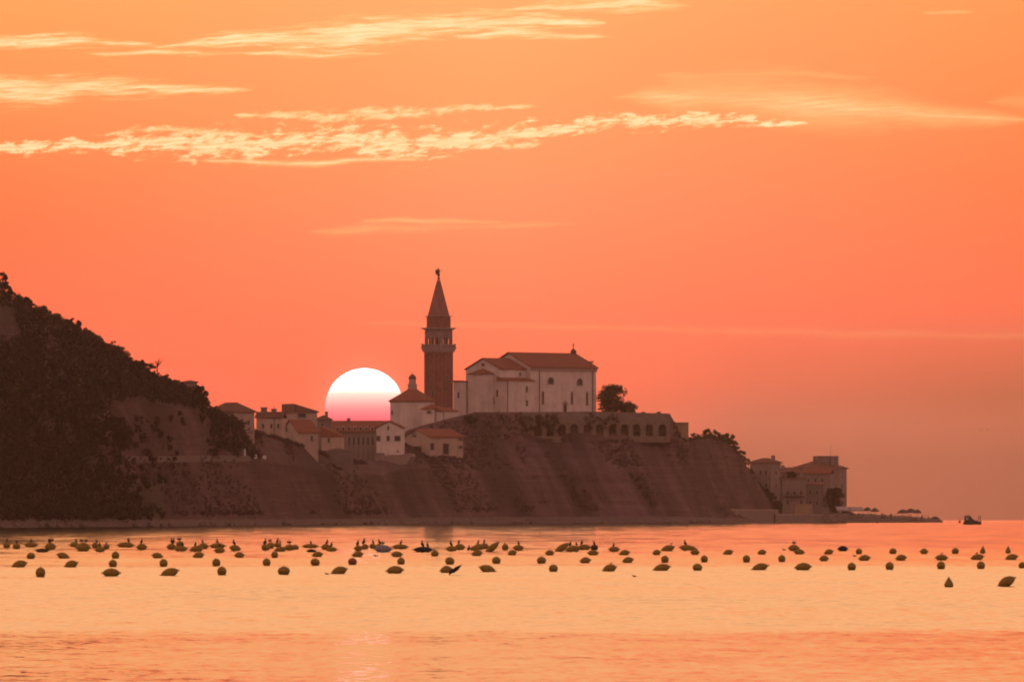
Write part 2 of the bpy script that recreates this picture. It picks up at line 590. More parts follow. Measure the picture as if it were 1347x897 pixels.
MAT = dict(
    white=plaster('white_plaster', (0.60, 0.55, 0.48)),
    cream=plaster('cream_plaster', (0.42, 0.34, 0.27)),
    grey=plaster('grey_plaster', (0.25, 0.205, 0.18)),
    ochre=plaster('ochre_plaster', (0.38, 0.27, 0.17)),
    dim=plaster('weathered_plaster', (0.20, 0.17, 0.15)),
    brick=masonry('tower_brick', (0.22, 0.092, 0.075), (0.27, 0.115, 0.092), (0.26, 0.17, 0.15), 1.6),
    stone=masonry('limestone_blocks', (0.30, 0.215, 0.19), (0.25, 0.18, 0.16), (0.25, 0.23, 0.2), 0.9),
    rubble=masonry('rubble_wall', (0.24, 0.20, 0.16), (0.18, 0.15, 0.12), (0.11, 0.095, 0.08), 1.1),
    trim=simple('pale_stone_trim', (0.34, 0.26, 0.23), (0.25, 0.19, 0.17), 1.5),
    tile=tiles('clay_tile', (0.27, 0.105, 0.06), (0.20, 0.085, 0.055)),
    tile_old=tiles('weathered_clay_tile', (0.20, 0.10, 0.07), (0.14, 0.075, 0.055)),
    spire=simple('spire_masonry', (0.27, 0.125, 0.105), (0.19, 0.09, 0.08), 1.2, stretch=(1, 1, 0.4)),
    copper=simple('dark_copper', (0.06, 0.045, 0.035), (0.04, 0.035, 0.03), 4, 0.6),
    glass=simple('dark_glass', (0.018, 0.018, 0.02), (0.03, 0.03, 0.032), 1.0, 0.25),
    wood_and_shade=simple('dark_wood', (0.05, 0.035, 0.025), (0.035, 0.025, 0.02), 1.0, 0.8),  # wood of doors and railing; also the shade in one opening
    frame=simple('grey_window_frame', (0.30, 0.26, 0.22), (0.22, 0.2, 0.17), 2.0),
    pipe=simple('metal_pipe', (0.12, 0.10, 0.09), (0.09, 0.08, 0.07), 2.0, 0.5),
    rock=rock_mat('flysch_cliff'),
    beach=simple('pebble', (0.075, 0.056, 0.052), (0.125, 0.095, 0.085), 0.8, 0.9, 0.1, (0.5, 0.5, 1)),
    soil=simple('forest_floor', (0.032, 0.024, 0.021), (0.055, 0.041, 0.036), 0.6, 0.95),
    road=simple('road_surface', (0.105, 0.088, 0.082), (0.15, 0.125, 0.115), 0.5, 0.9),
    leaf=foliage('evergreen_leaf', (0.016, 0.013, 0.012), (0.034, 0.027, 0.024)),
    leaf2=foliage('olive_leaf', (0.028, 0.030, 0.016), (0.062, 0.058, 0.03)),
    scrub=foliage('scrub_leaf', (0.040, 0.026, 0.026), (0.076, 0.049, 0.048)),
    bark=simple('bark', (0.06, 0.045, 0.035), (0.035, 0.028, 0.022), 3.0),
    olive=simple('olive_float_shell', (0.31, 0.205, 0.020), (0.20, 0.135, 0.016), 1.6, 0.5),
    weed=simple('weed_grown_shell', (0.10, 0.075, 0.02), (0.06, 0.045, 0.015), 2.5, 0.8),
    rusty=simple('faded_red_shell', (0.30, 0.10, 0.03), (0.2, 0.08, 0.02), 1.6, 0.55),
    grey_float=simple('grey_float_shell', (0.26, 0.25, 0.26), (0.19, 0.18, 0.19), 1.5, 0.5),
    black=simple('black_float_shell', (0.016, 0.013, 0.013), (0.03, 0.024, 0.022), 1.8, 0.45),
    rope=simple('wet_rope', (0.04, 0.03, 0.02), (0.025, 0.02, 0.015), 5.0, 0.9),
    bird=simple('black_plumage', (0.020, 0.013, 0.010), (0.034, 0.022, 0.016), 8.0, 0.7),
    gull=simple('grey_plumage', (0.10, 0.09, 0.085), (0.05, 0.045, 0.045), 4.0, 0.8),
    hull=simple('dark_hull_paint', (0.05, 0.04, 0.038), (0.035, 0.03, 0.03), 2.0, 0.5),
    canvas=simple('pale_canvas', (0.40, 0.36, 0.31), (0.33, 0.30, 0.26), 1.0, 0.9),
    canvas_d=simple('dark_canvas', (0.11, 0.085, 0.07), (0.085, 0.07, 0.06), 1.0, 0.9),
    cloth=simple('dark_clothing', (0.06, 0.05, 0.05), (0.035, 0.03, 0.03), 3.0),
    paint=simple('white_paint', (0.74, 0.72, 0.68), (0.66, 0.64, 0.6), 2.0, 0.6),
)


# ------------------------------------------------------------------ the setting: sea
def make_sea():
    xs = np.linspace(-1450, 1450, 31)
    ys = np.concatenate([np.linspace(-60, 200, 14), np.linspace(240, 7000, 110)])
    V = [(x, y, sea_z(x, y)) for y in ys for x in xs]
    n = len(xs)
    F = [(j * n + i, j * n + i + 1, (j + 1) * n + i + 1, (j + 1) * n + i) for j in range(len(ys) - 1) for i in range(n - 1)]
    m, t, bs, _ = mat('sea_water')
    pos = t.new('ShaderNodeNewGeometry').outputs['Position']
    x, y, z = t.sep(pos)
    ly = t.m('LOGARITHM', t.m('MAXIMUM', y, 50.0), 10.0)
    # wavy edges of the wind-roughened and slick bands
    edge = t.noise(t.xyz(t.m('MULTIPLY', x, 0.05), t.m('MULTIPLY', y, 0.006), 0.0), 1.0, 3)
    ly2 = t.m('ADD', ly, t.m('MULTIPLY', t.m('SUBTRACT', edge, 0.5), 0.02))
    u = t.mr(ly2, 2.0, 3.5, 0, 1)

    def U(d):
        return (math.log10(d) - 2.0) / 1.5
    bias = t.curve(u, [(0, 0.021 * 6), (U(120), 0.021 * 6), (U(152), 0.023 * 6), (U(159), 0.030 * 6), (U(168), 0.056 * 6), (U(240), 0.060 * 6), (U(345), 0.056 * 6), (U(362), 0.030 * 6),
                       (U(450), 0.022 * 6), (U(560), 0.0145 * 6), (U(700), 0.0125 * 6), (U(1400), 0.0125 * 6), (1, 0.015 * 6)])
    bias = t.m('DIVIDE', bias, 6.0)
    amp = t.curve(u, [(0, 0.68), (U(150), 0.68), (U(165), 1.0), (U(345), 0.95), (U(380), 0.50), (U(800), 0.18), (1, 0.10)])
    amp = t.m('MULTIPLY', amp, 1.5)
    amp = t.m('DIVIDE', amp, 10.0)
    n1 = t.noise(t.xyz(t.m('MULTIPLY', x, 0.8), t.m('MULTIPLY', y, 0.75), 0.0), 1.0, 4, 0.55, 0.4, out=1)
    a1, b1, _c = t.sep(n1)
    n4 = t.noise(t.xyz(t.m('MULTIPLY', x, 2.6), t.m('MULTIPLY', y, 0.7), 11.0), 1.0, 3, 0.6, 0.3, out=1)
    a4, b4, _c = t.sep(n4)
    n2 = t.noise(t.xyz(t.m('MULTIPLY', x, 0.10), t.m('MULTIPLY', y, 0.06), 3.0), 1.0, 4, 0.6, 0.0, out=1)
    a2, b2, _c = t.sep(n2)
    n3 = t.noise(t.xyz(t.m('MULTIPLY', x, 0.012), t.m('MULTIPLY', y, 0.006), 7.0), 1.0, 3, 0.6)
    n5 = t.noise(t.xyz(t.m('MULTIPLY', x, 0.30), t.m('MULTIPLY', y, 0.04), 21.0), 1.0, 4, 0.65, 0.0, out=1)
    a5, b5, _c = t.sep(n5)
    outer = t.mr(y, 340, 420, 0, 1)
    far = t.mr(y, 150, 175, 0, 1)
    sy = t.m('ADD', t.m('MULTIPLY', t.m('SUBTRACT', b1, 0.5), t.mr(far, 0, 1, 0.45, 0.4)), t.m('MULTIPLY', t.m('SUBTRACT', b4, 0.5), t.mr(far, 0, 1, 0.55, 1.2)))
    n6 = t.noise(t.xyz(t.m('MULTIPLY', x, 6.0), t.m('MULTIPLY', y, 3.5), 31.0), 1.0, 2, 0.6, 0.0, out=1)
    a6, b6, _c = t.sep(n6)
    sy = t.m('ADD', sy, t.m('MULTIPLY', t.m('SUBTRACT', b6, 0.5), t.mr(far, 0, 1, 1.1, 0.6)))
    sy = t.m('ADD', sy, t.m('MULTIPLY', t.m('SUBTRACT', b2, 0.5), 0.45))
    sy = t.m('ADD', t.m('MULTIPLY', sy, amp), t.m('MULTIPLY', t.m('MULTIPLY', t.m('SUBTRACT', b5, 0.5), outer), 0.055))
    # normals tilted further below the wooded hill, added to weaken its reflection
    sy = t.m('ADD', sy, t.m('MULTIPLY', outer, t.mr(t.m('DIVIDE', x, y), -0.052, -0.030, 0.007, 0.0)))
    sy = t.m('ADD', sy, t.m('MULTIPLY', bias, t.mr(n3, 0.3, 0.7, 0.8, 1.2)))
    sx = t.m('MULTIPLY', t.m('ADD', t.m('SUBTRACT', a1, 0.5), t.m('SUBTRACT', a6, 0.5)), t.m('MULTIPLY', amp, 0.6))
    nv = t.new('ShaderNodeVectorMath', operation='NORMALIZE')
    t.put(nv.inputs[0], t.xyz(sx, t.m('MULTIPLY', sy, -1.0), 1.0))
    t.put(bs.inputs['Normal'], nv.outputs[0])
    bs.inputs['Base Color'].default_value = (0.03, 0.028, 0.026, 1)
    bs.inputs['Roughness'].default_value = 0.07
    bs.inputs['IOR'].default_value = 1.333
    me = bpy.data.meshes.new('sea')
    me.from_pydata(V, [], F)
    me.polygons.foreach_set('use_smooth', [True] * len(me.polygons))
    me.materials.append(m)
    o = bpy.data.objects.new('sea', me)
    COL.objects.link(o)
    tag(o, kind='structure')


make_sea()


# ------------------------------------------------------------------ the setting: headland terrain
def interp(keys):
    xs = np.array([k[0] for k in keys], float)
    ys = np.array([k[1] for k in keys], float)
    return lambda q: float(np.interp(q, xs, ys))


d0 = interp([(-90, 1395), (0, 1420), (200, 1560), (420, 1850), (500, 1980), (560, 2060), (620, 2110), (690, 2165), (800, 2195), (882, 2212), (906, 2228), (950, 2300), (1025, 2430), (1110, 2480), (1238, 2560)])
y1 = interp([(-90, 684), (0, 684), (200, 685), (420, 684), (560, 682), (700, 682), (880, 681), (946, 682), (1025, 682), (1180, 682.5), (1238, 686)])
y2 = interp([(-90, 670), (0, 670), (200, 673), (420, 673), (560, 670), (700, 666), (880, 666), (946, 676), (1025, 680), (1180, 682), (1238, 686)])
y3 = interp([(-90, 580), (0, 590), (130, 601), (165, 603), (320, 602), (380, 608), (420, 619), (500, 624), (545, 614), (620, 622), (700, 624), (880, 624), (940, 642), (1000, 668), (1025, 679), (1180, 681.7), (1238, 686)])
y4 = interp([(-90, 470), (0, 490), (60, 508), (128, 520), (200, 526), (250, 534), (275, 548), (330, 570), (380, 583), (420, 597), (450, 612), (495, 610), (530, 606), (565, 602), (609, 600), (622, 585), (650, 578), (690, 578), (882, 579), (906, 580), (930, 576), (955, 582), (975, 603), (1000, 641), (1025, 676), (1180, 681.3), (1238, 686)])
y5 = interp([(-90, 352), (0, 391), (60, 418), (120, 448), (160, 471), (200, 495), (235, 512), (262, 527), (275, 540), (300, 552), (330, 564), (380, 580), (420, 593), (450, 606), (495, 606), (520, 585), (535, 566), (560, 558), (600, 548), (625, 542), (785, 541.5), (882, 546), (900, 577), (930, 574), (955, 580), (975, 602), (1000, 640), (1025, 675), (1180, 681), (1238, 686)])
o4 = interp([(-90, 44), (130, 36), (200, 40), (330, 55), (420, 62), (500, 82), (530, 95), (565, 82), (609, 52), (625, 58), (650, 72), (690, 80), (785, 54), (882, 34), (906, 34), (1025, 36), (1238, 34)])
o5 = interp([(-90, 78), (130, 74), (200, 66), (275, 66), (330, 70), (420, 74), (500, 120), (535, 165), (560, 150), (600, 105), (650, 95), (690, 90), (785, 64), (882, 44), (906, 50), (1025, 46), (1238, 40)])


def ledge_y(px):
    # level shelf for the road on the hill, an even slope elsewhere
    even = y3(px) + (y4(px) - y3(px)) * 4.0 / (o4(px) - 24.0)
    f = max(0.0, min(1.0, (px - 330) / 40.0, 1.0)) if px > 165 else 0.0
    return (y3(px) - 1.0) * (1 - f) + even * f


def terrain_lines(px):
    D = d0(px)
    pts = [(D - 3.0, None), (D + 6, y1(px)), (D + 13, y2(px)), (D + 24, y3(px)), (D + 28, ledge_y(px)), (D + o4(px), y4(px)), (D + o5(px), y5(px))]
    out = []
    for d, y in pts:
        out.append(W(px, y, d) if y is not None else Vector(((px - CX) * K * d, d, sea_z((px - CX) * K * d, d) - 0.8)))
    p5 = out[-1]
    out.append(Vector(((px - CX) * K * (p5.y + 75), p5.y + 75, p5.z - 0.3)))
    out.append(Vector((out[-1].x, p5.y + 130, -3.0)))
    return out


TROWS = [4, 7, 16, 2, 18, 12, 5, 4]
TPX = np.arange(-90, 1239, 2.0)
GRID = []       # GRID[col][row] -> world point


def make_terrain():
    V = []
    for px in TPX:
        L = terrain_lines(px)
        colm = []
        r = 0
        for k, n in enumerate(TROWS):
            for i in range(n):
                f = i / n
                p = L[k].lerp(L[k + 1], f)
                q = Vector((p.x * 0.11 + p.z * 0.05, p.z * 0.035, 0.3))
                gul = mnoise.fractal(q, 0.9, 2.1, 4)
                fine = mnoise.fractal(Vector((p.x * 0.5, p.z * 0.5, p.y * 0.2)), 1.0, 2.0, 3)
                ledge = mnoise.fractal(Vector((p.x * 0.03, 2.0, (p.z + 0.012 * p.x) * 0.9)), 0.9, 2.0, 3)
                cliff = {0: 0.12, 1: 0.4, 2: 1.0, 3: 0.15, 4: 1.0, 5: 0.5, 6: 0.1, 7: 0.0}[k]
                if k == 3 and px > 350:
                    cliff = 1.0
                if k == 4 and i == 0 and px <= 350:
                    cliff = 0.15
                tip = 1.0 if px < 950 else max(0.05, 1 - (px - 950) / 80.0)
                rid = (1 - abs(mnoise.noise(Vector((p.x * 0.075 + p.z * 0.05, p.z * 0.012, 8.0)))) * 2.2) * (4.6 if px > 560 else 1.8)
                p = p + Vector((0, (rid + gul * 4.5 + fine * 0.8 + ledge * 0.8) * cliff * tip, (fine * 0.35) * cliff * tip))
                colm.append(p)
        colm.append(L[-1])
        GRID.append(colm)
    R = len(GRID[0])
    V = [tuple(p) for c in GRID for p in c]
    F = []
    for c in range(len(GRID) - 1):
        for r in range(R - 1):
            a = c * R + r
            F.append((a, a + R, a + R + 1, a + 1))
    me = bpy.data.meshes.new('headland_terrain')
    me.from_pydata(V, [], F)
    me.materials.append(MAT['rock'])
    me.materials.append(MAT['beach'])
    me.materials.append(MAT['soil'])
    idx = []
    for c in range(len(GRID) - 1):
        for r in range(R - 1):
            px = TPX[c] + 6 * mnoise.noise(Vector((c * 0.08, r * 0.35, 1.0)))
            wood = (px < 126 or (px < 280 and r >= sum(TROWS[:5]) - 1) or (px < 215 and r < sum(TROWS[:2]) + 9)) and not (px < 20 and sum(TROWS[:5]) + 2 < r < sum(TROWS[:5]) + 8)
            idx.append(1 if r < TROWS[0] + 1 else 2 if wood else 0)
    me.polygons.foreach_set('material_index', idx)
    me.polygons.foreach_set('use_smooth', [True] * len(me.polygons))
    o = bpy.data.objects.new('headland_terrain', me)
    COL.objects.link(o)
    tag(o, kind='structure')


make_terrain()
ROW0 = [sum(TROWS[:i]) for i in range(len(TROWS) + 1)]


def gcol(px):
    return max(0, min(len(GRID) - 1, int(round((px + 90) / 2.0))))


def on_ground(px, line, f=0.0):
    c = GRID[gcol(px)]
    a, b = ROW0[line], ROW0[line + 1]
    q = a + f * (b - a)
    i = int(q)
    return c[i].lerp(c[min(i + 1, len(c) - 1)], q - i)


# the road along the ledge of the hill
def make_road():
    mb = MB()
    prev = None
    vs, fs = [], []
    for px in np.arange(166, 332, 4):
        a, b = on_ground(px, 3, 0.0), on_ground(px, 4, 0.0)
        z = max(a.z, b.z) + 0.25
        vs += [(a.x, a.y - 0.4, z), (b.x, b.y - 0.6, z + 0.05), (a.x, a.y - 0.4, z - 1.2)]
    n = len(vs) // 3
    for i in range(n - 1):
        fs.append((3 * i, 3 * i + 3, 3 * i + 4, 3 * i + 1))
        fs.append((3 * i + 2, 3 * i + 5, 3 * i + 3, 3 * i))
    mb.add(vs, fs)
    tag(mb.build('coast_road', MAT['road']), kind='structure')


make_road()


# ------------------------------------------------------------------ buildings
def frame_of(px, py, d, rot):
    return W(px, py, d), math.radians(rot)


def window(parent, M, u, z, wd, ht, mat_f=None, arched=False, pane=None, name='window'):
    """M maps a facade plane (x right, y into the wall, z up) to the thing's space"""
    mf = mat_f or MAT['frame']
    b = min(0.16, wd * 0.2)
    mb = MB()
    if arched:
        seg = 10
        for k in range(seg):
            a0, a1 = math.pi * k / seg, math.pi * (k + 1) / seg
            r0, r1 = wd / 2, wd / 2 + b
            mb.prism([(u + r0 * math.cos(a0), z + ht - wd / 2 + r0 * math.sin(a0)), (u + r1 * math.cos(a0), z + ht - wd / 2 + r1 * math.sin(a0)),
                      (u + r1 * math.cos(a1), z + ht - wd / 2 + r1 * math.sin(a1)), (u + r0 * math.cos(a1), z + ht - wd / 2 + r0 * math.sin(a1))], -0.12, 0.02, M)
        mb.box(u - wd / 2 - b, u + wd / 2 + b, -0.14, 0.02, z - b, z, M)
        if ht - wd / 2 > 0.1:
            for sgn in (-1, 1):
                x = u + sgn * (wd / 2 + b / 2)
                mb.box(x - b / 2, x + b / 2, -0.12, 0.02, z, z + ht - wd / 2, M)
    else:
        mb.box(u - wd / 2 - b, u - wd / 2, -0.12, 0.02, z - b, z + ht + b, M)
        mb.box(u + wd / 2, u + wd / 2 + b, -0.12, 0.02, z - b, z + ht + b, M)
        mb.box(u - wd / 2, u + wd / 2, -0.14, 0.02, z - b, z, M)
        mb.box(u - wd / 2, u + wd / 2, -0.12, 0.02, z + ht, z + ht + b, M)
    fr = mb.build(name, mf, parent)
    pb = MB()
    if arched:
        pts = [(u - wd / 2, z), (u + wd / 2, z)] + [(u + wd / 2 * math.cos(math.pi * k / 10), z + ht - wd / 2 + wd / 2 * math.sin(math.pi * k / 10)) for k in range(11)]
        pts = [p for i, p in enumerate(pts) if i == 0 or (Vector(p) - Vector(pts[i - 1])).length > 1e-4]
        pb.prism(pts, -0.03, 0.05, M)
    else:
        pb.box(u - wd / 2, u + wd / 2, -0.03, 0.05, z, z + ht, M)
    pb.build('pane' if name == 'window' else 'door_leaf', pane or MAT['glass'], fr)
    return fr


class Block:
    """a rectangular volume given by its corner nearest to the camera, its two visible faces and heights (in pixels of the view)"""

    def __init__(self, px, base, eave, d, front, side, rot, root=None, drop=6.0):
        self.s = K * d
        self.rot = math.radians(rot)
        self.w = front * self.s / math.cos(self.rot)
        self.l = side * self.s / max(abs(math.sin(self.rot)), 0.05) if rot else side * self.s
        self.h = (base - eave) * self.s
        self.base, self.px, self.d = base, px, d
        self.drop = drop
        self.sgn = 1 if rot >= 0 else -1
        self.origin = W(px, base, d)
        self.root = root
        self.M = Matrix.Identity(4)
        if root is not None:       # express in the root's frame
            here = Matrix.Translation(self.origin) @ Matrix.Rotation(self.rot, 4, 'Z')
            there = Matrix.Translation(root.location) @ Matrix.Rotation(root.rotation_euler.z, 4, 'Z')
            self.M = there.inverted() @ here
        # local: near corner at 0; x runs along the front face to the far end of it (right for rot>=0, left for rot<0)
        self.x0, self.x1 = (0, self.w) if self.sgn > 0 else (-self.w, 0)

    def z(self, py):
        return (self.base - py) * self.s

    def walls(self, m, name='wall', gable=None, ridge=0.0, top=None):
        mb = MB()
        x0, x1, l, h = self.x0, self.x1, self.l, self.h
        mb.box(x0, x1, 0, l, -self.drop, h, self.M)
        if gable == 'x':      # ridge runs along x: gable walls at x0 and x1
            G = self.M @ Matrix.Rotation(math.radians(90), 4, 'Z')
            for xa, xb in ((x0, x0 + 0.3), (x1 - 0.3, x1)):
                mb.prism([(0.01, h), (l - 0.01, h), (l / 2, h + ridge)], -xb, -xa, G)
        elif gable == 'y':
            xm = (x0 + x1) / 2
            for ya, yb in ((0, 0.3), (l - 0.3, l)):
                mb.prism([(x0 + 0.01, h), (x1 - 0.01, h), (xm, h + ridge)], ya, yb, self.M)
        return mb.build(name, m, self.root)

    def roof(self, m, kind, ridge, over=0.45, th=0.28, name='roof', high=0):
        """kind: x / y gable by ridge direction, hip, shed_x+ shed_x- shed_y+ , flat"""
        mb = MB()
        x0, x1, l, h = self.x0 - over, self.x1 + over, self.l, self.h
        y0, y1 = -over, l + over
        xm, ym = (x0 + x1) / 2, (y0 + y1) / 2
        z0, z1 = h + 0.02, h + ridge + 0.12
        if kind == 'x':
            for sy in (0, 1):
                ya = y0 if sy == 0 else y1
                vs = [(x0, ya, z0), (x1, ya, z0), (x1, ym, z1), (x0, ym, z1)]
                vs += [(p[0], p[1], p[2] + th) for p in vs]
                mb.add(vs, [(0, 1, 2, 3), (4, 7, 6, 5), (0, 4, 5, 1), (1, 5, 6, 2), (2, 6, 7, 3), (3, 7, 4, 0)], self.M)
        elif kind == 'y':
            for sx in (0, 1):
                xa = x0 if sx == 0 else x1
                vs = [(xa, y0, z0), (xa, y1, z0), (xm, y1, z1), (xm, y0, z1)]
                vs += [(p[0], p[1], p[2] + th) for p in vs]
                mb.add(vs, [(0, 1, 2, 3), (4, 7, 6, 5), (0, 4, 5, 1), (1, 5, 6, 2), (2, 6, 7, 3), (3, 7, 4, 0)], self.M)
        elif kind == 'hip':
            r = min(x1 - x0, y1 - y0) / 2
            if x1 - x0 >= y1 - y0:
                a, b = (x0 + r, ym, z1), (x1 - r, ym, z1)
            else:
                a, b = (xm, y0 + r, z1), (xm, y1 - r, z1)
            base = [(x0, y0, z0), (x1, y0, z0), (x1, y1, z0), (x0, y1, z0)]
            up = [(p[0], p[1], p[2] + th) for p in base]
            vs = base + up + [a, b]
            if x1 - x0 >= y1 - y0:
                fs = [(4, 5, 9, 8), (5, 6, 9), (6, 7, 8, 9), (7, 4, 8)]
            else:
                fs = [(4, 5, 8), (5, 6, 9, 8), (6, 7, 9), (7, 4, 8, 9)]
            fs += [(3, 2, 1, 0), (0, 1, 5, 4), (1, 2, 6, 5), (2, 3, 7, 6), (3, 0, 4, 7)]
            mb.add(vs, fs, self.M)
        elif kind.startswith('shed'):
            zz = {'shed_x+': (z0, z1, z1, z0), 'shed_x-': (z1, z0, z0, z1), 'shed_y+': (z0, z0, z1, z1)}[kind]
            vs = [(x0, y0, h + 0.02), (x1, y0, h + 0.02), (x1, y1, h + 0.02), (x0, y1, h + 0.02)]
            vs += [(p[0], p[1], q + th) for p, q in zip(vs, zz)]
            mb.add(vs, [(3, 2, 1, 0), (4, 5, 6, 7), (0, 1, 5, 4), (1, 2, 6, 5), (2, 3, 7, 6), (3, 0, 4, 7)], self.M)
        else:
            mb.box(x0, x1, y0, y1, z0, z0 + th, self.M)
        return mb.build(name, m, self.root)

    # facade matrices: x to the right as seen, y into the wall, z up
    def front(self):
        return self.M

    def side(self):
        if self.sgn > 0:      # left face: runs from near corner back; seen from outside, right end is the near corner
            R = Matrix.Rotation(math.radians(-90), 4, 'Z')
            return self.M @ R  # local x -> -y (toward the near corner), so u is negative going away
        R = Matrix.Rotation(math.radians(90), 4, 'Z')
        return self.M @ R

    def win(self, face, px, py, wpx, hpx, **kw):
        """a window whose centre shows at px, bottom at py"""
        z = self.z(py)
        if face == 'front':
            u = (px - self.px) * self.s / math.cos(self.rot)
            wd = wpx * self.s / math.cos(self.rot)
            M = self.front()
        else:
            q = math.sin(abs(self.rot)) or 1
            u = (px - self.px) * self.s / q
            wd = wpx * self.s / q
            M = self.side()
        return window(self.root, M, u, z, wd, hpx * self.s, **kw)

    def chimney(self, fx, fy, zb, zt, wd=0.8, m=None, parent=None, pots=True):
        mb = MB()
        x = self.x0 + fx * (self.x1 - self.x0)
        y = fy * self.l
        mb.box(x - wd / 2, x + wd / 2, y - wd / 2, y + wd / 2, self.z(zb), self.z(zt), self.M)
        mb.box(x - wd * 0.62, x + wd * 0.62, y - wd * 0.62, y + wd * 0.62, self.z(zt), self.z(zt) + 0.18, self.M)
        return mb.build('chimney', m or MAT['dim'], parent if parent is not None else self.root)


def thing(name, label, cat, px, py, d, rot=0.0, group=None):
    o = empty(name, W(px, py, d), math.radians(rot))
    return tag(o, label, cat, group)


# ---- church on its terrace
def make_church():
    r = thing('church', 'big pale hilltop church with long red roof and two lunette windows', 'church', 698, 541, 2272, 45)
    nave = Block(698, 541, 483.6, 2272, 87, 57, 45, r, 4)
    nave.walls(MAT['white'], 'nave_wall', 'x', 19.1 * nave.s)
    nr = nave.roof(MAT['tile'], 'x', 19.1 * nave.s, 0.5, 0.3, 'nave_roof')
    # cornice under the eaves
    mb = MB()
    mb.box(nave.x0 - 0.02, nave.x1 + 0.25, -0.28, -0.01, nave.h - 0.75, nave.h - 0.02, nave.M)
    mb.build('cornice', MAT['trim'], r)
    for px in (709.5, 780):
        u = (px - 698) * nave.s / math.cos(nave.rot)
        MB().tube([(u, -0.13, -0.5), (u, -0.13, nave.h - 0.8)], 0.13, 6, nave.M).build('drainpipe', MAT['pipe'], r)
    nave.win('front', 724.5, 504.5, 7.2, 8.5, arched=True, mat_f=MAT['trim'])
    nave.win('front', 763, 505.5, 7.0, 8.5, arched=True, mat_f=MAT['trim'])
    for px, b, h in ((714, 531, 16), (752.5, 531, 16), (772.7, 532, 17)):
        nave.win('front', px, b, 2.1, h, mat_f=MAT['trim'])
    nave.win('front', 743.5, 541, 3.2, 9.5, mat_f=MAT['trim'], pane=MAT['wood_and_shade'], name='door')
    pb = MB()
    u = (743.5 - 698) * nave.s / math.cos(nave.rot)
    pb.prism([(u - 1.1, nave.z(530.6)), (u + 1.1, nave.z(530.6)), (u, nave.z(526.6))], -0.35, 0.02, nave.M)
    pb.build('door_pediment', MAT['trim'], r)
    # crosses and finials on the facade end
    mb = MB()
    xx, yy = nave.x1 - 0.4, nave.l / 2
    zt = nave.h + 19.1 * nave.s + 0.3
    mb.box(xx - 0.55, xx + 0.55, yy - 0.55, yy + 0.55, zt - 0.2, zt + 0.9, nave.M)
    mb.lathe([(0.45, 0.9), (0.3, 1.3), (0.1, 1.5)], 8, nave.M @ Matrix.Translation((xx, yy, zt)))
    mb.box(xx - 0.07, xx + 0.07, yy - 0.07, yy + 0.07, zt + 1.4, zt + 2.9, nave.M)
    mb.box(xx - 0.45, xx + 0.45, yy - 0.06, yy + 0.06, zt + 2.15, zt + 2.32, nave.M)
    mb.build('roof_cross', MAT['copper'], r)
    mb = MB()
    xx, yy, zt = nave.x1 - 0.3, 1.6, nave.h + 0.3
    mb.box(xx - 0.3, xx + 0.3, yy - 0.3, yy + 0.3, zt, zt + 1.5, nave.M)
    mb.box(xx - 0.6, xx + 0.6, yy - 0.6, yy + 0.6, zt + 1.5, zt + 1.8, nave.M)
    mb.build('finial', MAT['trim'], r)
    # chancel, aisle, apse and sacristy step down to the left
    ch = Block(658, 541, 486, 2266.3, 35, 45.5, 45, r, 4)
    ch.walls(MAT['white'], 'chancel_wall', 'x', 14 * ch.s)
    ch.roof(MAT['tile'], 'x', 14 * ch.s, 0.35, 0.25, 'chancel_roof')
    ch.win('side', 635.5, 480.5, 3.4, 2.6, mat_f=MAT['trim'])
    ch.win('front', 684, 494, 1.6, 4.5, mat_f=MAT['trim'])
    ch.win('side', 654.5, 521.5, 2.2, 8.5, mat_f=MAT['trim'])
    ai = Block(667, 541, 501, 2264.3, 36, 12, 45, r, 4)
    ai.walls(MAT['white'], 'aisle_wall')
    ai.roof(MAT['tile'], 'shed_y+', 4.6 * ai.s, 0.3, 0.2, 'aisle_roof')
    ai.win('front', 692.8, 515, 2.0, 7, mat_f=MAT['trim'])
    ai.win('front', 693, 533.5, 2.0, 7, mat_f=MAT['trim'])
    MB().tube([(0.15, -0.12, -0.5), (0.15, -0.12, ai.h)], 0.12, 6, ai.M).build('drainpipe', MAT['pipe'], r)
    # apse, a half-octagon against the chancel gable
    mid = ch.M @ Vector((0, ch.l / 2, 0))
    A = Matrix.Translation(mid)
    ra, ha = 4.0, (541 - 492.3) * ch.s
    MB().lathe([(ra, -4), (ra, ha)], 10, A, 0.5).build('apse_wall', MAT['white'], r)
    MB().lathe([(ra + 0.35, ha + 0.01), (ra + 0.35, ha + 0.2), (0.1, ha + 8.2 * ch.s)], 10, A, 0.5).build('apse_roof', MAT['tile'], r)
    sa = Block(612.8, 541, 502.6, 2273, 10, 16.5, 45, r, 4)
    sa.walls(MAT['white'], 'sacristy_wall')
    sa.roof(MAT['tile'], 'shed_y+', 0.2, 0.2, 0.25, 'sacristy_roof')
    sa.win('side', 613.0 - 10, 523, 1.7, 7, mat_f=MAT['trim'])
    w2 = ch.win('side', 649, 530.5, 2.2, 8, mat_f=MAT['trim'])


make_church()


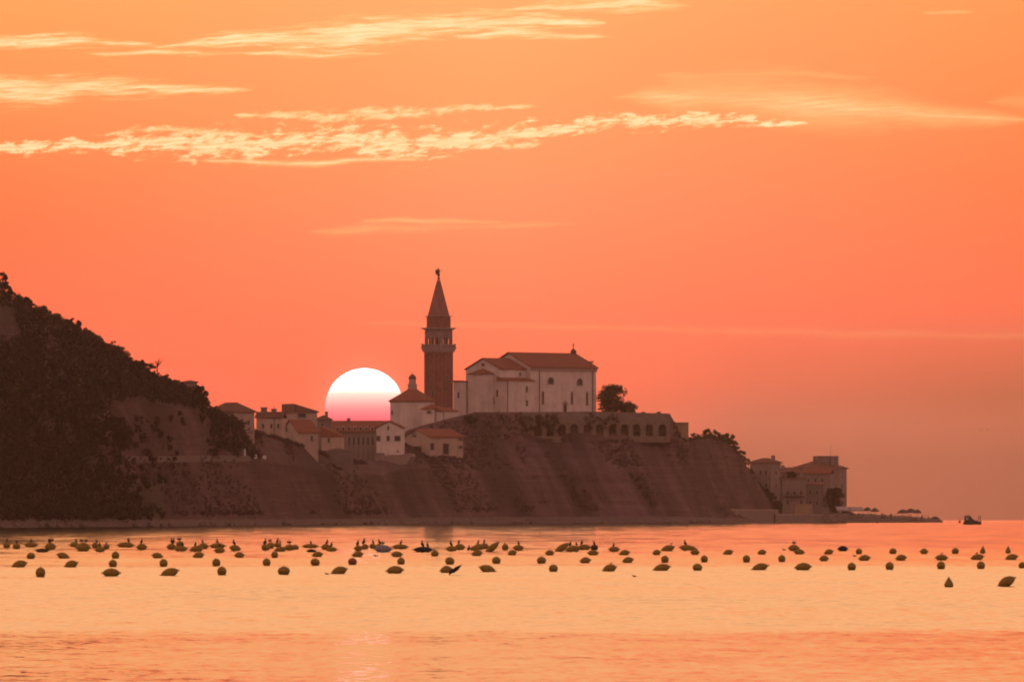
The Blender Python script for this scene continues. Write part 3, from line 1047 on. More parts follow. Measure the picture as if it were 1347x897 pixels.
# ---- bell tower
def make_tower():
    d = 2258
    s = K * d
    px, base = 577.0, 566
    r = thing('bell_tower', 'tall square brick bell tower with pale belfry and pointed spire', 'bell tower', px, base, d, -35.7)
    Z = lambda py: (base - py) * s
    hw = 26.4 * s / 2

    def ring(h, z0, z1, mb):
        mb.box(-h, h, -h, h, z0, z1)
    mb = MB()
    ring(hw, -3, Z(463.5), mb)
    # brick lesenes with a corbel frieze under the belfry
    for k in range(4):
        R = Matrix.Rotation(math.pi / 2 * k, 4, 'Z')
        for i in range(4):
            x = -hw + 0.35 + i * (2 * hw - 0.7) / 3
            mb.box(x - 0.35, x + 0.35, -hw - 0.14, -hw + 0.01, -3, Z(467), R)
        bays = []
        n = 9
        for i in range(n):
            bays.append((-hw + (i + 0.5) * 2 * hw / n, 2 * hw / n * 0.62, Z(468.6), Z(466.8)))
        mb.arch_wall(-hw, hw, Z(468.5), Z(463.5), bays, 0.16, R @ Matrix.Translation((0, -hw - 0.15, 0)), 5)
    mb.build('shaft', MAT['brick'], r)
    for k, zz in ((3, 540), (0, 521), (3, 500)):
        R = Matrix.Rotation(math.pi / 2 * (k if k else 0), 4, 'Z')
        window(r, Matrix.Rotation(math.pi / 2 * (1 if k == 3 else 0), 4, 'Z') @ Matrix.Translation((0, -hw - 0.01, 0)), 0.0, Z(zz), 0.5, 1.5)
    mb = MB()
    ring(hw + 0.30, Z(463.4), Z(462.2), mb)
    ring(hw + 0.75, Z(459.0), Z(457.2), mb)
    ring(hw + 0.5, Z(462.1), Z(459.1), mb)
    mb.build('balcony', MAT['trim'], r)
    mb = MB()
    hb = hw + 0.62
    for k in range(4):
        R = Matrix.Rotation(math.pi / 2 * k, 4, 'Z')
        mb.box(-hb, hb, -hb, -hb + 0.18, Z(453.6), Z(452.9), R)
        for i in range(13):
            x = -hb + 0.09 + i * (2 * hb - 0.18) / 12
            mb.box(x - 0.08, x + 0.08, -hb + 0.02, -hb + 0.16, Z(457.2), Z(453.6), R)
        mb.box(-hb, -hb + 0.35, -hb, -hb + 0.35, Z(457.2), Z(452.0), R)
    mb.build('balustrade', MAT['trim'], r)
    # belfry: three round-headed openings a side
    mb = MB()
    h = hw - 0.05
    for k in range(4):
        R = Matrix.Rotation(math.pi / 2 * k, 4, 'Z') @ Matrix.Translation((0, -h, 0))
        bays = [(x, 0.95, Z(453.5), Z(446.3)) for x in (-1.35, 0, 1.35)]
        mb.arch_wall(-h + (0.001 if k % 2 else 0), h - 0.45, Z(457.1), Z(434), bays, 0.45, R)
        for x in (-2.35, 2.2):
            mb.box(x - 0.22, x + 0.22, -0.12, -0.005, Z(457), Z(436), R)
        mb.box(-2.1, 2.1, -0.1, -0.005, Z(440.2), Z(438.8), R)
    mb.box(-h + 0.5, h - 0.5, -h + 0.5, h - 0.5, Z(434.6), Z(434.1))
    mb.build('belfry', MAT['stone'], r)
    MB().lathe([(0.75, Z(451)), (0.7, Z(449)), (0.5, Z(446)), (0.35, Z(444)), (0.1, Z(443))], 12).build('bell', MAT['copper'], r)
    mb = MB()
    ring(hw + 0.35, Z(433.9), Z(432.6), mb)
    ring(hw + 0.75, Z(432.5), Z(431.2), mb)
    mb.build('cornice', MAT['trim'], r)
    ha = 20.6 * s / 2 + 0.15
    mb = MB()
    ring(ha, Z(431.1), Z(416.6), mb)
    for k in range(4):
        R = Matrix.Rotation(math.pi / 2 * k, 4, 'Z')
        for x in (-ha + 0.3, ha - 0.3):
            mb.box(x - 0.3, x + 0.29, -ha - 0.1, -ha + 0.01, Z(431.1), Z(417.5), R)
        mb.box(-0.12, 0.12, -ha - 0.08, -ha + 0.01, Z(431.1), Z(417.5), R)
    mb.build('attic', MAT['brick'], r)
    mb = MB()
    ring(ha + 0.45, Z(416.5), Z(415.6), mb)
    mb.build('attic_cornice', MAT['trim'], r)
    sp = MB()
    q = ha - 0.15
    tq = 0.32
    vs = [(-q, -q, Z(415.5)), (q, -q, Z(415.5)), (q, q, Z(415.5)), (-q, q, Z(415.5)), (-tq, -tq, Z(368.5)), (tq, -tq, Z(368.5)), (tq, tq, Z(368.5)), (-tq, tq, Z(368.5))]
    sp.add(vs, [(3, 2, 1, 0), (4, 5, 6, 7), (0, 1, 5, 4), (1, 2, 6, 5), (2, 3, 7, 6), (3, 0, 4, 7)])
    sp.build('spire', MAT['spire'], r)
    # winged angel on a ball
    st = MB()
    z0 = Z(368.4)
    st.lathe([(0.10, 0), (0.34, 0.15), (0.42, 0.38), (0.34, 0.6), (0.08, 0.75)], 10, Matrix.Translation((0, 0, z0)))
    R = Matrix.Rotation(math.radians(35.7), 4, 'Z')
    st.lathe([(0.14, 0.7), (0.30, 0.95), (0.38, 1.4), (0.27, 1.95), (0.33, 2.35), (0.24, 2.62), (0.11, 2.72), (0.16, 2.85), (0.17, 3.0), (0.09, 3.14)], 10, R @ Matrix.Translation((0, 0, z0)))
    st.tube([(0.15, 0, z0 + 2.5), (0.55, -0.05, z0 + 2.42), (0.98, -0.05, z0 + 2.5)], [0.12, 0.09, 0.05], 6, R)
    st.tube([(-0.15, 0, z0 + 2.45), (-0.3, -0.05, z0 + 2.75), (-0.1, -0.05, z0 + 3.2)], [0.12, 0.09, 0.05], 6, R)
    st.prism([(-0.12, z0 + 2.3), (-0.3, z0 + 1.7), (-0.62, z0 + 1.15), (-0.85, z0 + 1.6), (-0.88, z0 + 2.3), (-0.72, z0 + 2.95), (-0.45, z0 + 2.75)], 0.1, 0.24, R)
    st.build('angel_statue', MAT['copper'], r)


make_tower()


# ---- octagonal baptistery and its annexes
def make_baptistery():
    d = 2230
    s = K * d
    base = 557
    r = thing('baptistery', 'round white baptistery with low conical roof and small domed lantern', 'chapel', 542.5, base, d)
    Z = lambda py: (base - py) * s
    R1 = 31.5 * s
    MB().lathe([(R1, -6), (R1, Z(528.2))], 8, None, 0.5).build('wall', MAT['white'], r)
    MB().lathe([(R1 + 0.15, Z(529.4)), (R1 + 0.3, Z(528.1))], 8, None, 0.5).build('cornice', MAT['trim'], r)
    MB().lathe([(R1 + 0.5, Z(528.0)), (R1 + 0.5, Z(527.0)), (R1 * 0.62, Z(519.3)), (6.4 * s, Z(511.8))], 8, None, 0.5).build('roof', MAT['tile'], r)
    mb = MB()
    mb.lathe([(6.6 * s, Z(512.4)), (6.6 * s, Z(505.6))], 8, None, 0.5)
    mb.lathe([(7.2 * s, Z(505.5)), (7.2 * s, Z(504.9))], 8, None, 0.5)
    mb.lathe([(5.0 * s, Z(504.8)), (5.0 * s, Z(498.6))], 8, None, 0.5)
    ln = mb.build('lantern', MAT['cream'], r)
    MB().lathe([(5.4 * s, Z(498.5)), (5.3 * s, Z(497.6)), (4.6 * s, Z(495.6)), (3.2 * s, Z(493.6)), (1.4 * s, Z(492.3)), (0.1, Z(492))], 12).build('dome', MAT['tile_old'], ln)
    MB().tube([(0, 0, Z(492.2)), (0, 0, Z(488.8))], 0.07, 5).build('finial', MAT['copper'], ln)
    for k, (dxp, zb, wd, ht) in enumerate([(-29.6, 545.5, 0.4, 1.0)]):
        a = math.radians(-90 - 67.5 + 22.5)
        M = Matrix.Rotation(math.radians(-45), 4, 'Z') @ Matrix.Translation((0, -R1 * math.cos(math.pi / 8) - 0.01, 0))
        window(r, M, -1.6, Z(zb), wd, ht)


make_baptistery()


def make_annex():
    r = thing('annex_house', 'low white annex with lunette window at the foot of the bell tower', 'house', 571.3, 558, 2216, -40)
    a = Block(571.3, 558, 538.5, 2216, 17, 12.5, -40, r)
    a.walls(MAT['white'], 'wall')
    a.roof(MAT['tile'], 'hip', 7.0 * a.s, 0.3, 0.2)
    a.win('front', 564.8, 543.5, 6, 3.4, arched=True, mat_f=MAT['trim'])
    a.win('side', 577, 548, 1.8, 4)
    b = Block(584, 559.5, 541.5, 2213, 12, 18, -60, r)
    b.walls(MAT['white'], 'wing_wall')
    b.roof(MAT['tile'], 'shed_x-', 4.5 * b.s, 0.25, 0.2, 'wing_roof')
    MB().tube([(0.02, -0.12, -2), (0.02, -0.12, b.h)], 0.12, 6, b.M).build('drainpipe', MAT['pipe'], r)
    b.win('side', 592.5, 558, 2, 4)


make_annex()


# ---- houses on the slope
def make_white_house():
    r = thing('gabled_house', 'narrow white gabled house with three dark windows above a sloping buttress', 'house', 529, 600, 2092, -12)
    b = Block(529, 600, 563.3, 2092, 34, 3, -12, r, 3)
    b.walls(MAT['white'], 'wall', 'y', 8.6 * b.s)
    b.roof(MAT['tile'], 'y', 8.6 * b.s, 0.3, 0.22)
    for px, py, wp, hp in ((497.5, 579.5, 4.6, 6), (510.6, 579.5, 3.2, 6), (522.8, 579.5, 6.6, 6), (510.6, 565.2, 1.7, 5), (523.3, 594.4, 1.5, 2.2)):
        b.win('front', px, py, wp, hp)
    # terrace buttress under the house
    t = thing('buttress_wall', 'pale sloping buttress wall under the narrow white house', 'wall', 529, 600, 2086, -12)
    s = K * 2086
    mb = MB()
    mb.prism([(-33.5 * s, 1 * s), (-32 * s, -7 * s), (-24 * s, -16 * s), (-3 * s, -20 * s), (8 * s, -12 * s), (14.5 * s, 0), (13 * s, 3.5 * s), (1 * s, 2.0 * s)], -2.5, 3.5)
    mb.build('retaining_slab', MAT['grey'], t)
    mb = MB()
    mb.box(-33.5 * s, -21 * s, -2.6, -2.3, 1 * s, 4.5 * s)
    mb.build('parapet', MAT['dim'], t)


make_white_house()


def make_villa():
    r = thing('tiled_house', 'low cream house with long tiled roof below the annex', 'house', 565, 597, 2150, 32)
    b = Block(565, 597, 575.2, 2150, 44, 35, 32, r, 5)
    b.walls(MAT['cream'], 'wall', 'x', 10.0 * b.s)
    b.roof(MAT['tile'], 'x', 10.0 * b.s, 0.4, 0.25)
    b.win('side', 544.5, 571.5, 6, 2.8, arched=True)
    b.win('side', 548, 594, 13, 7, pane=MAT['wood_and_shade'])  # large opening; the dark pane stands in for the shade inside
    b.win('side', 533, 591, 3, 5)
    b.win('front', 568.4, 591.5, 4.6, 8.5)
    b.win('front', 586.3, 597, 7.4, 13.5, pane=MAT['wood_and_shade'], name='door')
    b.win('front', 605.3, 589.5, 4.6, 3.2)
    b.win('front', 605.3, 579, 4.2, 2.8)


make_villa()


def make_long_building():
    r = thing('long_building', 'long red-roofed building with a row of dormers in front of the sun', 'building', 438, 606, 2105, 0)
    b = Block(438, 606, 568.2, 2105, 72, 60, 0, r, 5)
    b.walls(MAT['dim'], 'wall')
    b.roof(MAT['tile'], 'x', 13.4 * b.s, 0.4, 0.25)
    for i in range(9):       # dormers
        x = (6 + i * 7.6) * b.s
        y = 3.0
        zb = b.z(566)
        mb = MB()
        mb.prism([(x - 0.5, zb), (x + 0.5, zb), (x + 0.5, zb + 0.75), (x, zb + 1.1), (x - 0.5, zb + 0.75)], -0.05, 3.6, b.M)
        dm = mb.build('dormer', MAT['cream'], r)
        MB().box(x - 0.3, x + 0.3, -0.09, -0.045, zb + 0.1, zb + 0.7, b.M).build('pane', MAT['glass'], dm)
    for i in range(10):      # pilasters
        x = (12 + i * 6.2) * b.s
        MB().box(x - 0.22, x + 0.22, -0.22, 0.0, -5, b.h - 0.3, b.M).build('pilaster', MAT['grey'], r)
    for i in range(9):
        x = 438 + 15.1 + i * 6.2
        b.win('front', x, 585, 2.4, 10)
    b.chimney(0.28, 0.45, 557, 550.5, 0.8)


make_long_building()


def make_slope_houses():
    # far left under the hill
    r = thing('hillside_house', 'pale gabled house half hidden by bushes where the wooded hill ends', 'house', 306, 566, 1775, 38)
    b = Block(308, 566, 542.5, 1775, 26, 36, 38, r, 5)
    b.walls(MAT['cream'], 'wall')
    b.roof(MAT['tile_old'], 'hip', 13 * b.s, 0.4, 0.25)
    b.win('front', 326, 558, 3, 5)
    r = thing('chimney_house', 'cream row house with two chimneys above the coast path', 'house', 337, 572, 1858, -14)
    b = Block(371, 572, 550, 1858, 34, 4, -14, r, 5)
    b.walls(MAT['cream'], 'wall')
    rf = b.roof(MAT['tile_old'], 'x', 6.5 * b.s, 0.3, 0.25)
    b.chimney(0.23, 0.5, 548, 536.5, 1.1, parent=rf)
    b.chimney(0.62, 0.5, 548, 538.5, 0.9, parent=rf)
    MB().tube([(b.x0 + 0.62 * b.w, b.l * .5, b.z(538)), (b.x0 + 0.62 * b.w, b.l * .5, b.z(533.5))], 0.06, 5, b.M).build('aerial', MAT['pipe'], rf)
    for px in (346, 357, 366):
        b.win('front', px, 563, 2.2, 5.5)
    MB().tube([(-b.w * 0.3, -0.1, -1), (-b.w * 0.3, -0.1, b.h)], 0.1, 6, b.M).build('drainpipe', MAT['pipe'], r)
    r = thing('upper_house', 'tall narrow house with one wide dark window and single-pitch roof', 'house', 388, 566, 1915, 20)
    b = Block(388, 566, 542.5, 1915, 29, 16, 20, r, 6)
    b.walls(MAT['cream'], 'wall')
    b.roof(MAT['tile_old'], 'shed_x-', 9.5 * b.s, 0.35, 0.25)
    b.win('front', 397, 549, 10, 5.2)
    mb = MB()
    for i in range(5):
        mb.box(-0.25, 0.2, 0.6 + i * 1.6, 1.2 + i * 1.6, b.h + 0.02, b.h + 9.0 * b.s, b.M)
    mb.build('loggia_post', MAT['cream'], r)
    r = thing('corner_house', 'white house with steep orange tiled roof next to the row house', 'house', 392, 582, 1886, 40)
    b = Block(392, 582, 569.5, 1886, 26, 22, 40, r, 6)
    b.walls(MAT['cream'], 'wall', 'x', 16 * b.s)
    b.roof(MAT['tile'], 'x', 16 * b.s, 0.3, 0.22)
    b.win('side', 376.5, 567.5, 2.4, 5.5)
    b.win('front', 409.5, 579, 2.6, 6)
    r = thing('dark_house', 'small shaded house with chimney under the sun', 'house', 417, 566, 1990, 0)
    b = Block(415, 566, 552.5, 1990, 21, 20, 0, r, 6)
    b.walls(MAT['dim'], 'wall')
    rf = b.roof(MAT['tile_old'], 'hip', 6 * b.s, 0.3, 0.22)
    b.chimney(0.68, 0.4, 551, 542, 0.7, parent=rf)
    b.win('front', 424, 562, 2.2, 5)
    r = thing('low_gabled_house', 'low house with lean roof at the left end of the long building', 'house', 425, 588, 1975, -15)
    b = Block(449, 590, 574.5, 1975, 26, 4, -15, r, 6)
    b.walls(MAT['cream'], 'wall')
    b.roof(MAT['tile'], 'shed_x-', 12.5 * b.s, 0.25, 0.22)
    b.win('front', 432.5, 582, 2.2, 6)
    # walls on the slope
    t = thing('garden_wall', 'long weathered retaining wall below the slope houses', 'wall', 424, 615, 1935, 5)
    s = K * 1935
    MB().prism([(0, -3), (41 * s, -3), (41 * s, 22 * s), (20 * s, 24 * s), (0, 20 * s)], 0, 1.2).build('wall', MAT['dim'], t)
    MB().prism([(-0.1, 20 * s + 0.01), (20 * s, 24 * s + 0.01), (41.2 * s, 22 * s + 0.01), (41.2 * s, 22 * s + 0.3), (20 * s, 24 * s + 0.3), (-0.1, 20 * s + 0.3)], -0.1, 1.3).build('coping', MAT['grey'], t)
    t = thing('stone_hut', 'tiny stone hut beside the retaining wall below the houses', 'hut', 414, 621, 1888, 20)
    b = Block(418, 621, 611.5, 1888, 9, 4, 20, t, 2)
    b.walls(MAT['dim'], 'wall')
    b.roof(MAT['grey'], 'flat', 0, 0.15, 0.2)
    b.win('front', 422, 621, 3, 6.5, pane=MAT['wood_and_shade'], name='door')
    # house on the wooded ridge
    r = thing('ridge_house', 'small pale house half hidden by trees near the end of the ridge', 'house', 244, 520, 1690, 15)
    b = Block(244, 520, 503.5, 1690, 15, 5, 15, r, 5)
    b.walls(MAT['grey'], 'wall')
    b.roof(MAT['tile_old'], 'hip', 3 * b.s, 0.3, 0.2)
    b.win('front', 254, 511, 2.2, 4)


make_slope_houses()


# ---- arcaded retaining wall under the church
def make_arcade():
    d = 2248
    s = K * d
    px0, base = 690, 575
    r = thing('arcaded_retaining_wall', 'long stone terrace wall with a row of blind arches under the church', 'wall', px0, base, d)
    Z = lambda py: (base - py) * s
    X = lambda px: (px - px0) * s
    mb = MB()
    centres = (707.6, 723.6, 739.5, 755.4, 772.6, 789, 805.7, 821.6, 837.5, 854, 871.4)
    bays = [(X(c), 9.6 * s, Z(573.5), Z(562.3)) for c in centres]
    mb.arch_wall(X(694), X(881.5), Z(582), Z(553), bays, 3.4)
    wall = mb.build('arch_front', MAT['rubble'], r)
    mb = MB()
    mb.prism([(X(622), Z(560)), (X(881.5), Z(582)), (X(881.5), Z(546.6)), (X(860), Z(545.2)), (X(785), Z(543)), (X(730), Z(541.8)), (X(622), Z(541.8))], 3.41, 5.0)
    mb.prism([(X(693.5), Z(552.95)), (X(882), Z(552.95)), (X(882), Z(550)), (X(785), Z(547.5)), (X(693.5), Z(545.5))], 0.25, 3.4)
    mb.build('backing_wall', MAT['dim'], r)  # dim colour picked to put shade into the arch recesses
    mb = MB()
    mb.prism([(X(785), Z(543) + 0.005), (X(860), Z(545.2) + 0.005), (X(882), Z(546.6) + 0.005), (X(882), Z(543.6)), (X(785), Z(541))], 3.5, 4.1)
    mb.build('parapet', MAT['rubble'], r)
    mb = MB()
    for c in list(np.array(centres) + 8.2):
        mb.prism([(X(c) - 0.28, Z(581)), (X(c) + 0.28, Z(581)), (X(c) + 0.28, Z(553)), (X(c) - 0.28, Z(553))], -0.2, -0.005)
    mb.build('pier_face', MAT['rubble'], r)
    r = thing('bastion_wall', 'square ochre bastion at the right end of the arcaded wall', 'wall', 883.5, 578, 2266)
    b = Block(883.7, 578, 557.2, 2266, 22, 20, 0, r, 6)
    b.walls(MAT['ochre'], 'wall')
    mb = MB()
    mb.box(b.x0 - 0.05, b.x1 + 0.05, -0.05, 0.4, b.h + 0.005, b.h + 0.35, b.M)
    mb.build('coping', MAT['rubble'], r)


make_arcade()


# ---- houses on the point
def make_point_houses():
    r = thing('tower_house', 'dim hip-roofed house right behind the end of the cliff', 'house', 1014, 676, 2478, -35)
    b = Block(1014, 676, 609, 2478, 27, 13.5, -35, r, 4)
    b.walls(MAT['grey'], 'wall')
    rf = b.roof(MAT['tile_old'], 'hip', 6.5 * b.s, 0.5, 0.25)
    b.chimney(0.92, 0.4, 606, 599.5, 0.8, parent=rf)
    for px, py in ((1001, 624), (1008, 624), (1001, 641), (1008, 641)):
        b.win('front', px, py, 2.4, 5)
    for py in (624, 641, 657):
        b.win('side', 1021, py, 2.2, 5)
    r = thing('large_house', 'largest house on the point, tall with rooftop rooms and an aerial', 'house', 1093, 682, 2520, -27)
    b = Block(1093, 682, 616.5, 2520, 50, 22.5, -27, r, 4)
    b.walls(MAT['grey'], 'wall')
    rf = b.roof(MAT['tile_old'], 'hip', 11.5 * b.s, 0.5, 0.28)
    mb = MB()
    mb.box(-26 * b.s, -8 * b.s, b.l * 0.25, b.l * 0.7, b.h + 0.4, b.z(600.2), b.M)
    mb.box(-26.6 * b.s, -7.4 * b.s, b.l * 0.22, b.l * 0.73, b.z(600.2), b.z(599.4), b.M)
    mb.build('roof_room', MAT['dim'], r)
    b.chimney(0.98, 0.3, 612, 600.5, 1.6, parent=rf)
    b.chimney(0.42, 0.4, 610, 600.5, 0.8, parent=rf)
    MB().tube([(-7 * b.s, b.l * 0.3, b.z(606)), (-7 * b.s, b.l * 0.3, b.z(585.5))], 0.06, 5, b.M).build('aerial', MAT['pipe'], rf)
    for py in (630, 641.5, 653, 665):
        for px in (1100, 1109):
            b.win('side', px, py, 2.2, 5)
    for py, xs in ((624.5, (1052, 1062, 1072, 1082, 1089)), (640, (1087,))):
        for px in xs:
            b.win('front', px, py, 2.0, 4)
    mb = MB()
    S2 = b.side()
    mb.box(0.4, 4.0, -1.0, -0.01, b.z(645.2), b.z(644.4), S2)
    for i in range(9):
        mb.box(0.45 + i * 0.42, 0.5 + i * 0.42, -0.98, -0.93, b.z(644.4), b.z(640.8), S2)
    mb.box(0.4, 4.0, -1.0, -0.93, b.z(640.8), b.z(640.4), S2)
    mb.build('balcony', MAT['dim'], r)
    r = thing('red_roofed_house', 'house with faded red roof in front of the largest house on the point', 'house', 1092, 680, 2488, -18)
    b = Block(1092, 680, 623.2, 2488, 35, 4, -18, r, 4)
    b.walls(MAT['grey'], 'wall')
    b.roof(MAT['tile'], 'x', 6 * b.s, 0.35, 0.25)
    for px, py in ((1064, 634), (1073, 634), (1082, 634), (1073, 648)):
        b.win('front', px, py, 2.4, 4.5)
    r = thing('flat_roofed_house', 'broad flat-topped house between the cliff and the red roof', 'house', 1027, 676, 2466, 12)
    b = Block(1029, 678, 629.5, 2466, 31, 2.5, 12, r, 4)
    b.walls(MAT['grey'], 'wall')
    b.roof(MAT['tile_old'], 'flat', 0, 0.4, 0.3)
    for px, py in ((1036, 651), (1045, 651), (1054, 651), (1036, 663), (1054, 663)):
        b.win('front', px, py, 3.0, 5.5)
    mb = MB()
    mb.box(0.5, b.w - 0.5, -1.2, -0.01, b.z(653.2), b.z(652.2), b.M)
    for i in range(14):
        u = 0.55 + i * (b.w - 1.2) / 13
        mb.box(u, u + 0.06, -1.18, -1.1, b.z(652.2), b.z(648.4), b.M)
    mb.box(0.5, b.w - 0.5, -1.2, -1.08, b.z(648.4), b.z(647.9), b.M)
    mb.build('balcony', MAT['wood_and_shade'], r)
    r = thing('low_house', 'low shaded house left of the dark round tree', 'house', 1060, 680, 2470, -8)
    b = Block(1083, 680, 638, 2470, 22, 2.0, -8, r, 4)
    b.walls(MAT['dim'], 'wall')
    b.roof(MAT['tile_old'], 'shed_y+', 3 * b.s, 0.3, 0.25)
    for px, py in ((1066, 650), (1075, 650), (1066, 664), (1075, 664)):
        b.win('front', px, py, 2.6, 5)
    r = thing('back_house', 'house with dark red roof wedged between the two tallest houses on the point', 'house', 1024, 676, 2505, 14)
    b = Block(1024, 676, 622.5, 2505, 26, 4, 14, r, 4)
    b.walls(MAT['dim'], 'wall')
    rf = b.roof(MAT['tile_old'], 'x', 6.5 * b.s, 0.4, 0.25)
    b.chimney(0.3, 0.4, 619, 612.5, 0.8, parent=rf)
    for px in (1031, 1038):
        b.win('front', px, 628.5, 2.2, 4)
    r = thing('stepped_house', 'low pale house with lean roof at the foot of the largest house', 'house', 1078, 680, 2480, -10)
    b = Block(1104, 680, 653, 2480, 16, 4, -10, r, 4)
    b.walls(MAT['grey'], 'wall')
    b.roof(MAT['tile_old'], 'shed_x-', 5 * b.s, 0.3, 0.25)
    b.win('front', 1093, 668, 2.6, 5)
    b.win('front', 1100, 668, 2.6, 5)
    # pale battered wall and quays
    t = thing('battered_wall', 'pale battered stone wall under the flat-topped house', 'wall', 1045, 681, 2452)
    s = K * 2452
    mb = MB()
    mb.prism([(-1 * s, -2), (25 * s, -2), (23.5 * s, 18.5 * s), (1 * s, 18 * s)], 0, 2.4)
    mb.build('wall', MAT['ochre'], t)
    mb = MB()
    mb.prism([(26 * s, -2), (46 * s, -2), (46 * s, 14 * s), (26 * s, 15 * s)], 0.6, 2.2)
    mb.build('side_wall', MAT['dim'], t)

    def quay(name, label, pts, thick, m):
        a = W(*pts[0][:2], pts[0][2])
        root = empty(name, a)
        tag(root, label, 'sea wall')
        mb = MB()
        vs, fs = [], []
        for px, py, d in pts:
            p = W(px, py, d) - a
            zb = sea_z(0, d) - 1.0 - a.z
            vs += [(p.x, p.y, zb), (p.x, p.y, p.z), (p.x, p.y + thick, p.z), (p.x, p.y + thick, zb)]
        for i in range(len(pts) - 1):
            q = 4 * i
            for k in range(4):
                fs.append((q + k, q + 4 + k, q + 4 + (k + 1) % 4, q + (k + 1) % 4))
        fs += [(3, 2, 1, 0), tuple(4 * (len(pts) - 1) + k for k in range(4))]
        mb.add(vs, fs)
        mb.build('wall', m, root)
        cb = MB()
        vs, fs = [], []
        for px, py, d in pts:
            p = W(px, py, d) - a
            vs += [(p.x, p.y - 0.15, p.z + 0.004), (p.x, p.y - 0.15, p.z + 0.3), (p.x, p.y + 0.7, p.z + 0.3), (p.x, p.y + 0.7, p.z + 0.004)]
        for i in range(len(pts) - 1):
            q = 4 * i
            for k in range(4):
                fs.append((q + k, q + 4 + k, q + 4 + (k + 1) % 4, q + (k + 1) % 4))
        fs += [(3, 2, 1, 0), tuple(4 * (len(pts) - 1) + k for k in range(4))]
        cb.add(vs, fs)
        cb.build('coping', MAT['trim'], root)
    quay('quay_wall', 'pale quay wall at the foot of the cliff before the point', [(947, 670.5, 2322), (985, 671, 2368), (1024, 671.5, 2420)], 6, MAT['dim'])
    quay('promenade_wall', 'long low sea wall of the promenade out to the tip', [(1020, 677.5, 2412), (1060, 677.5, 2440), (1110, 678, 2468), (1160, 680, 2500), (1205, 682, 2532), (1236, 684.6, 2552)], 5, MAT['dim'])


make_point_houses()


# ------------------------------------------------------------------ vegetation
def leaf_cloud(centres, n_per, size, rng, squash=0.8):
    """many small leaf sprays scattered through ellipsoidal clumps; returns vertex and face lists"""
    V, F = [], []
    g = np.random.default_rng(rng)
    for (c, rx, rz) in centres:
        n = n_per
        u = g.normal(size=(n, 3))
        u /= np.linalg.norm(u, axis=1)[:, None]
        rr = g.random(n) ** 0.45
        P = np.array(c)[None] + u * rr[:, None] * np.array([rx, rx, rz])[None]
        a = g.normal(size=(n, 3))
        a /= np.linalg.norm(a, axis=1)[:, None]
        b = np.cross(a, g.normal(size=(n, 3)))
        b /= np.linalg.norm(b, axis=1)[:, None]
        sz = size * (0.55 + 0.9 * g.random(n))
        A, B = a * sz[:, None] * 0.5, b * sz[:, None] * 0.32
        base = len(V)
        Q = np.stack([P - A, P + B, P + A, P - B], 1).reshape(-1, 3)
        V.extend(map(tuple, Q))
        F.extend((base + 4 * i, base + 4 * i + 1, base + 4 * i + 2, base + 4 * i + 3) for i in range(n))
    return V, F


def mesh_obj(name, V, F, m, parent=None):
    me = bpy.data.meshes.new(name)
    me.from_pydata(V, [], F)
    me.materials.append(m)
    o = bpy.data.objects.new(name, me)
    COL.objects.link(o)
    o.parent = parent
    return o


def tree_proto(name, h, width, seed, leafm, n_clump=20, n_leaf=90, size=0.36, crown_from=0.25, lean=0.0):
    rg = random.Random(seed)
    r = empty(name, (0, 0, 0))
    mb = MB()
    top = Vector((lean * h, 0, h * 0.75))
    mb.tube([(0, 0, -1.0), (0.02 * h, 0, h * 0.3), (top.x * 0.6, 0.02 * h, h * 0.55), tuple(top)], [0.045 * h, 0.034 * h, 0.022 * h, 0.008 * h], 7)
    cl = []
    for i in range(n_clump):
        a = rg.uniform(0, 2 * math.pi)
        f = rg.uniform(crown_from, 1.0)
        rad = width * 0.5 * rg.uniform(0.25, 1.0) * math.sqrt(max(0.05, 1 - ((f - 0.55) / 0.62) ** 2))
        c = Vector((math.cos(a) * rad + lean * h * f, math.sin(a) * rad, h * f * 0.93))
        cr = width * rg.uniform(0.13, 0.24)
        cl.append((tuple(c), cr, cr * 0.8))
        if i % 3 == 0:
            st = Vector((lean * h * 0.4, 0, h * max(0.2, f * 0.55)))
            mid = st.lerp(c, 0.55) + Vector((0, 0, 0.04 * h))
            mb.tube([st, mid, c], [0.018 * h, 0.012 * h, 0.004 * h], 5)
    mb.build('trunk', MAT['bark'], r)
    V, F = leaf_cloud(cl, n_leaf, size, seed)
    mesh_obj('crown', V, F, leafm, r)
    return r


def ordinal(n):
    words = ('first second third fourth fifth sixth seventh eighth ninth tenth eleventh twelfth thirteenth fourteenth fifteenth sixteenth '
             'seventeenth eighteenth nineteenth twentieth').split()
    if n <= 20:
        return words[n - 1]
    tens = {2: 'twenty', 3: 'thirty', 4: 'forty'}[n // 10]
    if n % 10 == 0:
        return {2: 'twentieth', 3: 'thirtieth', 4: 'fortieth'}[n // 10]
    return tens + '-' + words[n % 10 - 1]


